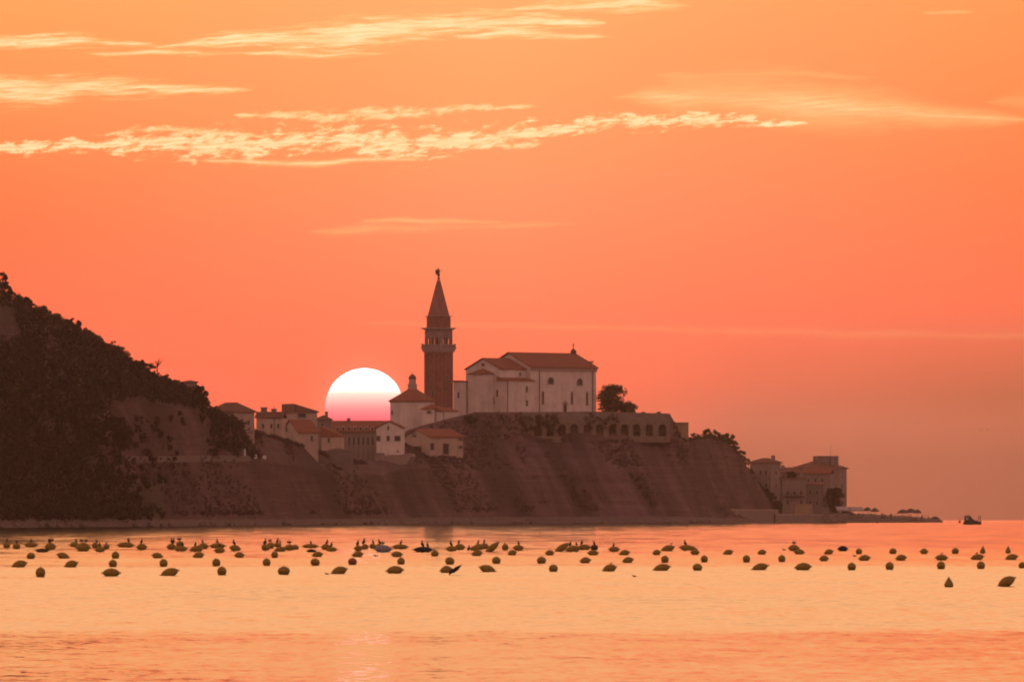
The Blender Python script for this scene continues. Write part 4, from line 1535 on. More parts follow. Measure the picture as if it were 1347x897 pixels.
def make_skyline_trees():
    protos = [tree_proto('hill_tree', 4.2, 4.2, 11, MAT['leaf']), tree_proto('hill_tree', 5.0, 3.6, 12, MAT['leaf']), tree_proto('hill_tree', 3.2, 4.4, 13, MAT['leaf2']), tree_proto('hill_tree', 4.0, 3.0, 14, MAT['leaf'])]
    used = [False] * 4
    rg = random.Random(5)
    pxs = []
    p = -24.0
    while p < 268:
        pxs.append(p)
        p += rg.uniform(4.5, 8.5)
    n = 0
    for px in pxs:
        if 200 < px < 212:
            continue
        n += 1
        k = rg.randrange(4)
        o = protos[k] if not used[k] else copy_tree(protos[k])
        used[k] = True
        g = on_ground(px, 5, 1.0 if True else 0)
        sc = rg.uniform(0.40, 0.78) * (0.95 if px < 120 else 0.85)
        o.location = g + Vector((0, rg.uniform(-2.5, 0.5), -0.5))
        o.scale = (sc * rg.uniform(0.9, 1.3), sc, sc)
        o.rotation_euler = (0, 0, rg.uniform(0, 6.28))
        tag(o, 'dark bushy tree on the hill skyline, %s from the top of the slope' % ordinal(n), 'tree', 'trees along the ridge of the wooded hill')
    # the bare one
    r = thing('bare_tree', 'bare leafless tree standing on the ridge of the wooded hill', 'tree', 207, 486, 1622)
    mb = MB()
    rg = random.Random(3)
    mb.tube([(0, 0, -1), (0.05, 0, 1.0)], [0.16, 0.1], 6)
    mb.build('trunk', MAT['bark'], r)
    mb = MB()
    for i in range(16):
        a = rg.uniform(-1.0, 1.0)
        L = rg.uniform(1.2, 2.4)
        b = rg.uniform(-0.5, 0.5)
        p1 = Vector((math.sin(a) * L * 0.5, b * 0.4, 0.9 + math.cos(a) * L * 0.45))
        p2 = Vector((math.sin(a) * L * 1.0, b, 0.9 + math.cos(a) * L))
        mb.tube([(0.04, 0, rg.uniform(0.5, 1.0)), p1, p2], [0.07, 0.045, 0.02], 4)
    mb.build('branches', MAT['bark'], r)
    r.scale = (0.8,) * 3
    # the top-left tree, taller than its neighbours
    r = tree_proto('tall_tree', 4.6, 3.2, 31, MAT['leaf'], 12, 50, 0.5, 0.35)
    r.location = W(3, 388, 1497)
    r.scale = (0.85,) * 3
    tag(r, 'tallest tree at the top of the hill by the left edge', 'tree')
    # clump of big bushes in front of the pale scar
    for i, (px, py, sc, lab) in enumerate([(150, 592, 1.5, 'large dark tree in front of the pale cliff scar on the hill'), (128, 588, 1.2, 'dark tree at the left edge of the pale cliff scar')]):
        r = tree_proto('slope_tree', 4.0, 4.6, 40 + i, MAT['leaf'], 16, 70, 0.6, 0.1)
        r.location = W(px, py, d0(px) + 22)
        r.scale = (sc,) * 3
        tag(r, lab, 'tree')
    r = tree_proto('hilltop_tree', 3.9, 4.0, 61, MAT['leaf'], 18, 70, 0.5, 0.12)
    r.location = W(263, 535, 1690)
    tag(r, 'round bushy tree at the very end of the ridge', 'tree')
    # tree beside the church
    r = tree_proto('church_tree', 7.6, 7.6, 71, MAT['leaf2'], 64, 80, 0.5, 0.05, -0.02)
    r.location = W(805, 544, 2292)
    tag(r, 'full leafy tree on the terrace just right of the church', 'tree')
    r = tree_proto('terrace_bush', 3.6, 5.5, 72, MAT['leaf2'], 34, 60, 0.45, 0.03)
    r.location = W(823, 545, 2293)
    tag(r, 'low spreading bush at the foot of the terrace tree', 'bush')
    for px, lab in ((845, 'smaller clipped bush behind the terrace parapet'), (866, 'second small bush on the terrace, nearer the bastion')):
        r = tree_proto('terrace_shrub', 1.2, 1.7, int(px), MAT['leaf2'], 7, 40, 0.35, 0.1)
        r.location = W(px, 546, 2262)
        tag(r, lab, 'bush')
    # tree among the houses on the point
    r = tree_proto('round_tree', 6.8, 5.0, 81, MAT['leaf'], 60, 80, 0.5, 0.04)
    r.location = W(1098.5, 673, 2470)
    tag(r, 'dark round tree among the houses on the point', 'tree')
    for i, (px, py, d, h, wd, lab) in enumerate([(1012, 664, 2452, 3.4, 4.2, 'dark bush at the foot of the dim hip-roofed house'), (1022, 671, 2446, 2.6, 3.6, 'low bush between the cliff end and the flat-topped house'),
                                                (1003, 652, 2446, 2.4, 3.4, 'bush high on the cliff end beside the hip-roofed house'), (1040, 634, 2500, 3.0, 3.6, 'tree top showing over the flat-topped house'),
                                                (1116, 678, 2476, 2.4, 3.0, 'bush beside the awnings at the corner of the largest house')]):
        r = tree_proto('garden_bush', h, wd, 140 + i, MAT['leaf'], 26, 60, 0.45, 0.04)
        r.location = W(px, py, d)
        tag(r, lab, 'bush')
    # bushes on the end of the cliff
    rg = random.Random(9)
    pr = None
    spots = (912, 919, 926, 933, 940, 947, 953, 959, 964, 968, 974, 980, 988)
    for i, px in enumerate(spots):
        if pr is None:
            pr = o = tree_proto('cliff_bush', 2.2, 3.2, 91, MAT['leaf2'], 10, 60, 0.45, 0.1)
        else:
            o = copy_tree(pr)
        o.location = on_ground(px, 5, 1.0) + Vector((0, -1, -0.4))
        sc = rg.uniform(0.6, 1.15) * (1.3 if px in (959, 964) else 1.0) * (0.8 if px < 930 else 1)
        o.scale = (sc * 1.1, sc, sc)
        o.rotation_euler.z = rg.uniform(0, 6)
        tag(o, 'scrubby bush on the cliff end, %s going right from the bastion' % ordinal(i + 1), 'bush', 'bushes on the end of the cliff')
    # bushes among the slope houses
    for i, (px, py, d, h, wd, lab) in enumerate([(286, 560, 1765, 2.4, 4.0, 'dark bush in front of the hillside house'), (299, 562, 1768, 2.4, 4.4, 'lower bush under the gable of the hillside house'),
                                                (275, 560, 1740, 3.0, 3.6, 'tall bush between the ridge and the hillside house'), (618, 556, 2195, 1.6, 3.5, 'bush below the left corner of the church')]):
        r = tree_proto('slope_bush', h, wd, 100 + i, MAT['leaf'], 12, 60, 0.5, 0.05)
        r.location = W(px, py, d)
        tag(r, lab, 'bush')


make_skyline_trees()


def make_ground_cover():
    rg = random.Random(21)
    # the wood on the face of the hill, reading as one mass
    cl = []
    while len(cl) < 2500:
        px = rg.uniform(-88, 345)
        lv = rg.uniform(1.3, 6.0)
        line, f = int(lv), lv - int(lv)
        if px > 160 and px < 262 and line in (2, 3):
            if rg.random() < 0.75 - (0.4 if line == 2 else 0):
                continue
        if 128 < px < 275 and line == 4 and rg.random() < 0.94:
            continue
        if line in (1, 2) and rg.random() < (px - 120) / 110.0:
            continue
        if line >= 4 and px > 280 and rg.random() < (px - 280) / 60.0:
            continue
        if line == 3:
            continue
        if px < 40 and line == 5 and f < 0.9 and 0.35 < f and px < 22 and rg.random() < 0.9:
            continue          # bare earth scar at the left edge
        g = on_ground(px, line, f)
        r = rg.uniform(1.0, 2.4) * (0.6 if px > 160 else 1.0)
        cl.append(((g.x, g.y - 0.3, g.z + r * 0.3), r, r * 0.8))
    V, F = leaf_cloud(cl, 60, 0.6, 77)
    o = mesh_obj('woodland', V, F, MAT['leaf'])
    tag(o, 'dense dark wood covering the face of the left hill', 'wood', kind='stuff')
    # scrub on the cliffs
    cl = []
    tries = 0
    while len(cl) < 3600 and tries < 120000:
        tries += 1
        px = rg.uniform(170, 1010)
        lv = rg.uniform(1.6, 5.9)
        line, f = int(lv), lv - int(lv)
        if line == 3:
            continue
        if px > 905 and lv < 5 and rg.random() < 0.85:
            continue
        if 128 < px < 270 and line == 4 and rg.random() < 0.9:
            continue
        if px > 690 and px < 885 and line == 5:
            continue
        g = on_ground(px, line, f)
        v = mnoise.fractal(Vector((g.x * 0.075 + g.z * 0.05, g.z * 0.02, 5.0)), 0.9, 2.0, 4)
        if v < 0.15 + rg.uniform(-0.08, 0.08) - (0.25 if line == 5 else 0) - (0.45 if 605 < px < 690 and line >= 4 else 0) - (0.5 if 262 < px < 345 else 0):
            continue
        r = rg.uniform(0.3, 0.8)
        cl.append(((g.x, g.y - 0.2, g.z + r * 0.25), r, r * 0.65))
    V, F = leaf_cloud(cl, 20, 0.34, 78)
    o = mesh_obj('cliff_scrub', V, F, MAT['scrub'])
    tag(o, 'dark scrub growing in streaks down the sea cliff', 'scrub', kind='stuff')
    # ivy on the arcade
    cl = []
    for i in range(120):
        px = rg.choice([rg.uniform(700, 735), rg.uniform(704, 730), rg.uniform(770, 812), rg.uniform(625, 700)])
        py = rg.uniform(545, 566) if px > 690 else rg.uniform(543, 556)
        g = W(px, py, 2247.6)
        r = rg.uniform(0.3, 0.8)
        cl.append(((g.x, g.y, g.z), r, r * 0.9))
    V, F = leaf_cloud(cl, 30, 0.4, 79)
    o = mesh_obj('wall_ivy', V, F, MAT['scrub'])
    tag(o, 'dark ivy hanging over the terrace wall under the church', 'ivy', kind='stuff')
    # boulders along the promenade and the foot of the cliffs
    mb = MB()
    for i in range(420):
        if i >= 240:
            px = rg.uniform(1095, 1236)
            d = float(np.interp(px, [1020, 1110, 1160, 1205, 1236], [2412, 2468, 2500, 2532, 2552])) + rg.uniform(0.8, 6)
            r = rg.uniform(0.35, 0.85)
        elif i < 130:
            px = rg.uniform(1085, 1238)
            d = float(np.interp(px, [1020, 1110, 1160, 1205, 1236], [2412, 2468, 2500, 2532, 2552])) - rg.uniform(0.5, 4)
            r = rg.uniform(0.35, 0.8)
        else:
            px = rg.uniform(-60, 950)
            d = d0(px) + rg.uniform(-4, 4)
            r = rg.uniform(0.2, 0.95) * rg.uniform(0.5, 1)
        x = (px - CX) * K * d
        M = Matrix.Translation((x, d, sea_z(x, d) + 0.1 * r + (0.1 if i < 130 else 0.25 if i < 240 else float(np.interp(px, [1095, 1160, 1236], [2.3, 1.7, 0.5]))))) @ Matrix.Rotation(rg.uniform(0, 6), 4, 'Z') @ Matrix.Rotation(rg.uniform(-0.5, 0.5), 4, 'X')
        mb.lathe([(r * 0.5, -r * 0.7), (r * rg.uniform(0.8, 1.1), -r * 0.2), (r * rg.uniform(0.7, 1.0), r * 0.35), (r * 0.3, r * 0.75)], 7, M, 0, rg.uniform(0.8, 1.4), 1.0)
    o = mb.build('boulders', MAT['rubble'])
    tag(o, 'dark boulders heaped along the waterline', 'rocks', kind='stuff')


make_ground_cover()


# ------------------------------------------------------------------ small things on the point and on the slope
def make_parasols():
    def parasol(px, py_top, py_base, d, wpx, m, label):
        s = K * d
        r = thing('parasol', label, 'parasol', px, py_base, d, rnd.uniform(0, 40), 'parasols on the promenade')
        h = (py_base - py_top) * s
        R = wpx * s / 2
        MB().tube([(0, 0, -0.3), (0, 0, h)], 0.07, 6).build('pole', MAT['pipe'], r)
        MB().lathe([(R, h * 0.60), (R, h * 0.70), (R * 0.62, h * 0.88), (R * 0.12, h * 1.0), (0.02, h * 1.02)], 8).build('canopy', m, r)
        return r
    parasol(1141, 666.5, 680, 2496, 11, MAT['canvas_d'], 'dark parasol behind the awnings at the inner end of the promenade')
    parasol(1151, 667.5, 681, 2502, 11, MAT['canvas_d'], 'second dark parasol, just right of the awnings')
    parasol(1188, 669.5, 683, 2522, 17, MAT['canvas_d'], 'wide dark parasol, left one of the open group')
    parasol(1198, 668.5, 683, 2526, 16, MAT['canvas_d'], 'wide dark parasol, middle of the open group')
    parasol(1206.5, 669.5, 683, 2529, 12, MAT['canvas_d'], 'smaller parasol, right one of the open group')
    parasol(1230, 679.0, 686.5, 2549, 11, MAT['canvas_d'], 'low small parasol at the very tip of the promenade')

    def awning(px, py, d, wpx, label):
        s = K * d
        r = thing('awning', label, 'awning', px, py, d, 6, 'awnings on the promenade')
        wd, h = wpx * s, 2.3
        mb = MB()
        mb.add([(0, 0, h), (wd, 0, h), (wd, 3, h + 0.9), (0, 3, h + 0.9), (0, 0, h + 0.08), (wd, 0, h + 0.08), (wd, 3, h + 0.98), (0, 3, h + 0.98)],
               [(3, 2, 1, 0), (4, 5, 6, 7), (0, 1, 5, 4), (1, 2, 6, 5), (2, 3, 7, 6), (3, 0, 4, 7)])
        mb.box(0, wd, -0.02, 0.03, h - 0.3, h - 0.005)
        mb.build('canopy', MAT['canvas'], r)
        for x in (0.1, wd - 0.1):
            for y in (0.15, 2.9):
                MB().tube([(x, y, -0.4), (x, y, h + 0.05)], 0.05, 5).build('post', MAT['pipe'], r)
    awning(1101, 681, 2462, 17, 'pale canvas awning nearest the houses on the promenade')
    awning(1119, 681.3, 2473, 18, 'second pale canvas awning, farther from the houses')


make_parasols()


def skin_figure(name, verts, edges, radii, m, subs=1):
    me = bpy.data.meshes.new(name)
    me.from_pydata(verts, edges, [])
    me.materials.append(m)
    o = bpy.data.objects.new(name, me)
    COL.objects.link(o)
    sk = o.modifiers.new('skin', 'SKIN')
    sk.use_smooth_shade = True
    for i, r in enumerate(radii):
        v = me.skin_vertices[0].data[i]
        v.radius = (r, r)
        v.use_root = (i == 0)
    sb = o.modifiers.new('subdivision', 'SUBSURF')
    sb.levels = sb.render_levels = subs
    return o


def make_people():
    V = [(0, 0, 0.92), (0, 0, 1.15), (0, 0, 1.40), (0, 0, 1.53), (0, -0.01, 1.62), (0, -0.01, 1.73),
         (-0.10, 0, 0.86), (-0.12, -0.02, 0.48), (-0.13, 0.02, 0.08), (-0.14, -0.10, 0.04),
         (0.10, 0, 0.86), (0.13, 0.03, 0.48), (0.14, 0.06, 0.08), (0.15, -0.06, 0.04),
         (-0.19, 0, 1.40), (-0.25, 0.02, 1.12), (-0.24, -0.06, 0.86), (0.19, 0, 1.40), (0.26, 0.02, 1.12), (0.24, -0.08, 0.88)]
    E = [(0, 1), (1, 2), (2, 3), (3, 4), (4, 5), (0, 6), (6, 7), (7, 8), (8, 9), (0, 10), (10, 11), (11, 12), (12, 13), (2, 14), (14, 15), (15, 16), (2, 17), (17, 18), (18, 19)]
    Rr = [0.15, 0.14, 0.15, 0.06, 0.09, 0.08, 0.09, 0.065, 0.045, 0.04, 0.09, 0.065, 0.045, 0.04, 0.065, 0.05, 0.035, 0.065, 0.05, 0.035]
    first = None
    spots = [(1122, 680.6, 2468, 'person standing under the far end of the awnings'), (1129, 680.8, 2476, 'person in dark clothes right beside the second awning'),
             (1146, 681.4, 2492, 'person standing between the two parasols by the awnings'), (1160, 682, 2498, 'person standing alone midway along the promenade'),
             (1163.5, 682.1, 2501, 'person standing close to another midway along the promenade'), (1172, 682.6, 2507, 'person standing just left of the open parasols'),
             (1213, 684.3, 2537, 'person standing just right of the open parasols'), (1221, 684.9, 2541, 'person nearest the tip of the promenade')]
    for i, (px, py, d, lab) in enumerate(spots):
        if first is None:
            o = first = skin_figure('person', V, E, Rr, MAT['cloth'])
        else:
            o = first.copy()
            COL.objects.link(o)
        o.location = W(px, py, d)
        o.rotation_euler.z = rnd.uniform(-2, 2)
        o.scale = (1, 1, rnd.uniform(0.95, 1.05))
        tag(o, lab, 'person', 'people on the promenade')


make_people()


def make_small_marks():
    g = on_ground(322.5, 3, 0.5)
    r = empty('marker_post', g)
    tag(r, 'slim white post beside the road under the slope houses', 'post')
    MB().lathe([(0.22, -0.6), (0.20, 0.2), (0.17, 1.5), (0.10, 1.75)], 8).build('post', MAT['paint'], r)
    MB().lathe([(0.24, 0.16), (0.24, 0.4)], 8).build('collar', MAT['pipe'], r)
    for px, lab in ((335.7, 'low white block by the road, nearer the white post'), (347.2, 'low white block by the road, farther from the white post')):
        g = on_ground(px, 3, 0.5)
        mb = MB()
        mb.prism([(-0.35, -0.5), (0.35, -0.5), (0.35, 0.22), (0.27, 0.32), (-0.27, 0.32), (-0.35, 0.22)], -0.3, 0.3)
        o = mb.build('road_block', MAT['paint'])
        o.location = g + Vector((0, -0.5, 0.45))
        tag(o, lab, 'block', 'white blocks by the road')
    mb = MB()
    mb.lathe([(0.06, -0.4), (0.05, 0.5), (0.03, 0.75)], 6)
    mb.box(-0.09, 0.09, -0.02, 0.02, 0.4, 0.5)
    o = mb.build('beach_post', MAT['trim'])
    o.location = W(72.5, 690, d0(72.5) + 1)
    tag(o, 'short pale post on the beach below the wooded hill', 'post')


make_small_marks()


# ---- boat off the tip
def make_boat():
    d = depth_of_waterline(689.6)
    s = K * d
    r = thing('fishing_boat', 'small dark boat with arched canopy lying off the tip', 'boat', 1279, 689.6, d, 4)
    hb = MB()
    secs = []
    for x, hw, zb, zt in ((-2.0, 0.55, -0.10, 0.62), (-1.2, 0.78, -0.25, 0.55), (0, 0.85, -0.3, 0.52), (1.1, 0.7, -0.25, 0.60), (1.75, 0.38, -0.1, 0.72), (2.05, 0.05, 0.1, 0.85)):
        secs.append([(x, -hw, zt), (x, -hw * 0.75, zb * 0.4), (x, 0, zb), (x, hw * 0.75, zb * 0.4), (x, hw, zt)])
    vs = [p for q in secs for p in q]
    fs = []
    for i in range(len(secs) - 1):
        for k in range(4):
            fs.append((5 * i + k, 5 * i + 5 + k, 5 * i + 6 + k, 5 * i + 1 + k))
        fs.append((5 * i + 4, 5 * i + 9, 5 * i + 5, 5 * i))
    fs += [(0, 1, 2, 3, 4), tuple(5 * (len(secs) - 1) + k for k in (4, 3, 2, 1, 0))]
    hb.add(vs, fs)
    hb.build('hull', MAT['hull'], r)
    mb = MB()
    mb.prism([(-1.75, 0.55), (-0.1, 0.55), (0.35, 0.95), (-0.05, 1.35), (-0.45, 1.8), (-0.9, 1.95), (-1.75, 1.85)], -0.6, 0.6)
    cb = mb.build('cabin', MAT['hull'], r)
    MB().prism([(-1.55, 1.05), (-0.95, 1.05), (-0.95, 1.6), (-1.55, 1.6)], -0.64, -0.605).build('window', MAT['canvas'], cb)
    mb = MB()
    pts = [(-1.95 + i * 0.28, 1.93 + 0.22 * math.sin(math.pi * i / 6)) for i in range(7)]
    mb.prism(pts + [(p[0], p[1] + 0.07) for p in reversed(pts)], -0.75, 0.75)
    mb.build('canopy', MAT['canvas_d'], r)
    for x in (1.45, 1.85):
        for y in (-0.3, 0.3):
            MB().tube([(x, y, 0.5), (x, y, 1.95)], 0.05, 5).build('gantry_post', MAT['pipe'], r)
    MB().box(1.38, 1.92, -0.36, 0.36, 1.5, 1.58).build('gantry_rail', MAT['pipe'], r)
    MB().tube([(1.85, 0, 1.58), (1.85, 0, 2.25)], 0.04, 5).build('mast', MAT['pipe'], r)
    MB().box(-0.1, 1.2, -0.5, 0.5, 0.5, 0.95).build('net_bin', MAT['wood_and_shade'], r)
    for px, py, lab, sc in ((1262.5, 687.2, 'small dark mooring buoy just left of the boat', 1.0), (1153.8, 687.6, 'small dark mooring buoy in front of the sea wall', 0.8)):
        dd = depth_of_waterline(py)
        r2 = thing('mooring_buoy', lab, 'buoy', px, py, dd, 0, 'mooring buoys off the point')
        MB().lathe([(0.2, -0.3), (0.38, 0.0), (0.36, 0.3), (0.14, 0.6)], 10).build('body', MAT['black'], r2)
        MB().tube([(0, 0, 0.55), (0, 0, 1.15)], 0.05, 5).build('stem', MAT['pipe'], r2)
        r2.scale = (sc,) * 3


make_boat()


# ------------------------------------------------------------------ mussel floats and birds
def float_proto(kind, m):
    """unit floats: half-length 1 along x, radius about 1"""
    r = empty('mussel_float', (0, 0, 0))
    if kind == 'l':
        mb = MB()
        R = Matrix.Rotation(math.radians(90), 4, 'Y')
        prof = [(0.10, -1.0), (0.24, -0.965), (0.44, -0.86), (0.68, -0.66), (0.88, -0.38), (0.97, -0.12), (1.0, -0.03), (1.035, -0.02), (1.035, 0.02), (1.0, 0.03), (0.97, 0.12), (0.88, 0.38), (0.68, 0.66), (0.44, 0.86), (0.24, 0.965), (0.10, 1.0)]
        mb.lathe(prof, 18, R)
        mb.build('shell', m, r, True)
        for sg in (-1, 1):
            tb = MB()
            pts = [(sg * (1.0 + 0.06 + 0.07 * math.cos(a)), 0, 0.18 * math.sin(a)) for a in np.linspace(0, 2 * math.pi, 9)]
            tb.tube(pts, 0.045, 5)
            tb.build('lug', m, r, True)
    elif kind == 'r':
        mb = MB()
        prof = [(0.35, -1.0), (0.66, -0.86), (0.90, -0.55), (1.0, -0.15), (1.03, -0.02), (1.03, 0.02), (0.99, 0.2), (0.88, 0.52), (0.66, 0.78), (0.36, 0.94), (0.1, 1.0)]
        mb.lathe(prof, 18)
        mb.build('shell', m, r, True)
        tb = MB()
        tb.tube([(-0.14, 0, 0.97), (-0.12, 0, 1.12), (0, 0, 1.17), (0.12, 0, 1.12), (0.14, 0, 0.97)], 0.045, 5)
        tb.build('lug', m, r, True)
    else:
        mb = MB()
        mb.lathe([(0.7, -1.0), (0.98, -0.72), (1.0, -0.45), (0.86, -0.1), (0.6, 0.3), (0.36, 0.62), (0.17, 0.86), (0.15, 1.0), (0.06, 1.06)], 18)
        mb.build('shell', m, r, True)
        MB().lathe([(0.24, 0.80), (0.24, 0.88)], 10).build('collar', m, r)
    return r


def bird_mesh(kind):
    """one continuous body lofted along tail, back, neck, head and bill; unit height 1"""
    mb = MB()
    if kind == 'up':         # cormorant standing upright, bill to the left
        mb.tube([(0.20, 0, -0.02), (0.16, 0, 0.06), (0.10, 0, 0.20), (0.03, 0, 0.38), (-0.02, 0, 0.54), (-0.02, 0, 0.66), (0.02, 0, 0.78), (0.02, 0, 0.88), (-0.03, 0, 0.945), (-0.10, 0, 0.955), (-0.15, 0, 0.95), (-0.24, 0, 0.96)],
                [0.04, 0.09, 0.17, 0.20, 0.165, 0.10, 0.07, 0.065, 0.08, 0.06, 0.03, 0.012], 9)
        for sg in (-1, 1):
            mb.tube([(0.05, sg * 0.07, 0.2), (0.04, sg * 0.07, -0.04)], [0.04, 0.025], 5)
    elif kind == 'spread':   # cormorant drying its wings
        mb.tube([(0.05, 0.05, -0.02), (0.03, 0.03, 0.12), (0.0, 0, 0.30), (0.0, 0, 0.48), (0.0, 0, 0.60), (0.02, 0, 0.72), (0.01, 0, 0.84), (-0.04, 0, 0.90), (-0.12, 0, 0.91), (-0.20, 0, 0.92)],
                [0.03, 0.08, 0.13, 0.12, 0.07, 0.05, 0.05, 0.06, 0.025, 0.01], 9)
        for sg in (-1, 1):
            P = [(sg * 0.05, 0.02, 0.52), (sg * 0.28, 0.02, 0.68), (sg * 0.48, 0.02, 0.60), (sg * 0.44, 0.02, 0.34), (sg * 0.26, 0.02, 0.26), (sg * 0.06, 0.02, 0.28)]
            mb.prism([(p[0], p[2]) for p in (P if sg < 0 else P[::-1])], 0.0, 0.05)
    elif kind == 'gull':     # gull resting level
        mb.tube([(0.62, 0, 0.34), (0.45, 0, 0.34), (0.2, 0, 0.36), (-0.05, 0, 0.42), (-0.22, 0, 0.54), (-0.32, 0, 0.72), (-0.42, 0, 0.76), (-0.5, 0, 0.74), (-0.62, 0, 0.72)],
                [0.02, 0.08, 0.2, 0.22, 0.14, 0.12, 0.12, 0.05, 0.015], 9)
        for sg in (-1, 1):
            mb.tube([(0.02, sg * 0.07, 0.3), (0.02, sg * 0.07, 0.0)], 0.025, 5)
    elif kind == 'fly':      # seen head on, wings in a shallow V
        mb.tube([(0.0, 0.25, 0), (0, 0.1, 0.01), (0, -0.1, 0.02), (0, -0.25, 0.0)], [0.02, 0.07, 0.07, 0.02], 7)
        for sg in (-1, 1):
            mb.add([(0, -0.08, 0.03), (sg * 0.25, -0.1, 0.16), (sg * 0.55, 0.0, 0.08), (sg * 0.25, 0.06, 0.15), (0, 0.08, 0.03), (0, -0.08, 0.0), (sg * 0.25, -0.1, 0.13), (sg * 0.55, 0.0, 0.06), (sg * 0.25, 0.06, 0.12), (0, 0.08, 0.0)],
                   [(0, 1, 2, 3, 4), (9, 8, 7, 6, 5), (0, 5, 6, 1), (1, 6, 7, 2), (2, 7, 8, 3), (3, 8, 9, 4)])
    else:                    # landing, one wing raised
        mb.tube([(-0.25, 0, 0.1), (-0.18, 0, 0.2), (-0.05, 0, 0.38), (0.1, 0, 0.5), (0.24, 0, 0.56), (0.36, 0, 0.6)], [0.07, 0.12, 0.2, 0.16, 0.07, 0.02], 9)
        mb.tube([(-0.2, 0, 0.16), (-0.24, -0.02, 0.04), (-0.2, -0.02, -0.04)], [0.07, 0.05, 0.02], 7)
        mb.add([(-0.05, -0.03, 0.5), (0.36, -0.03, 0.80), (0.95, -0.03, 1.02), (0.62, -0.03, 0.55), (0.15, -0.03, 0.20), (-0.05, 0.03, 0.47), (0.36, 0.03, 0.77), (0.95, 0.03, 0.98), (0.62, 0.03, 0.52), (0.15, 0.03, 0.18)],
               [(0, 1, 2, 3, 4), (9, 8, 7, 6, 5), (0, 5, 6, 1), (1, 6, 7, 2), (2, 7, 8, 3), (3, 8, 9, 4), (4, 9, 5, 0)])
    return mb


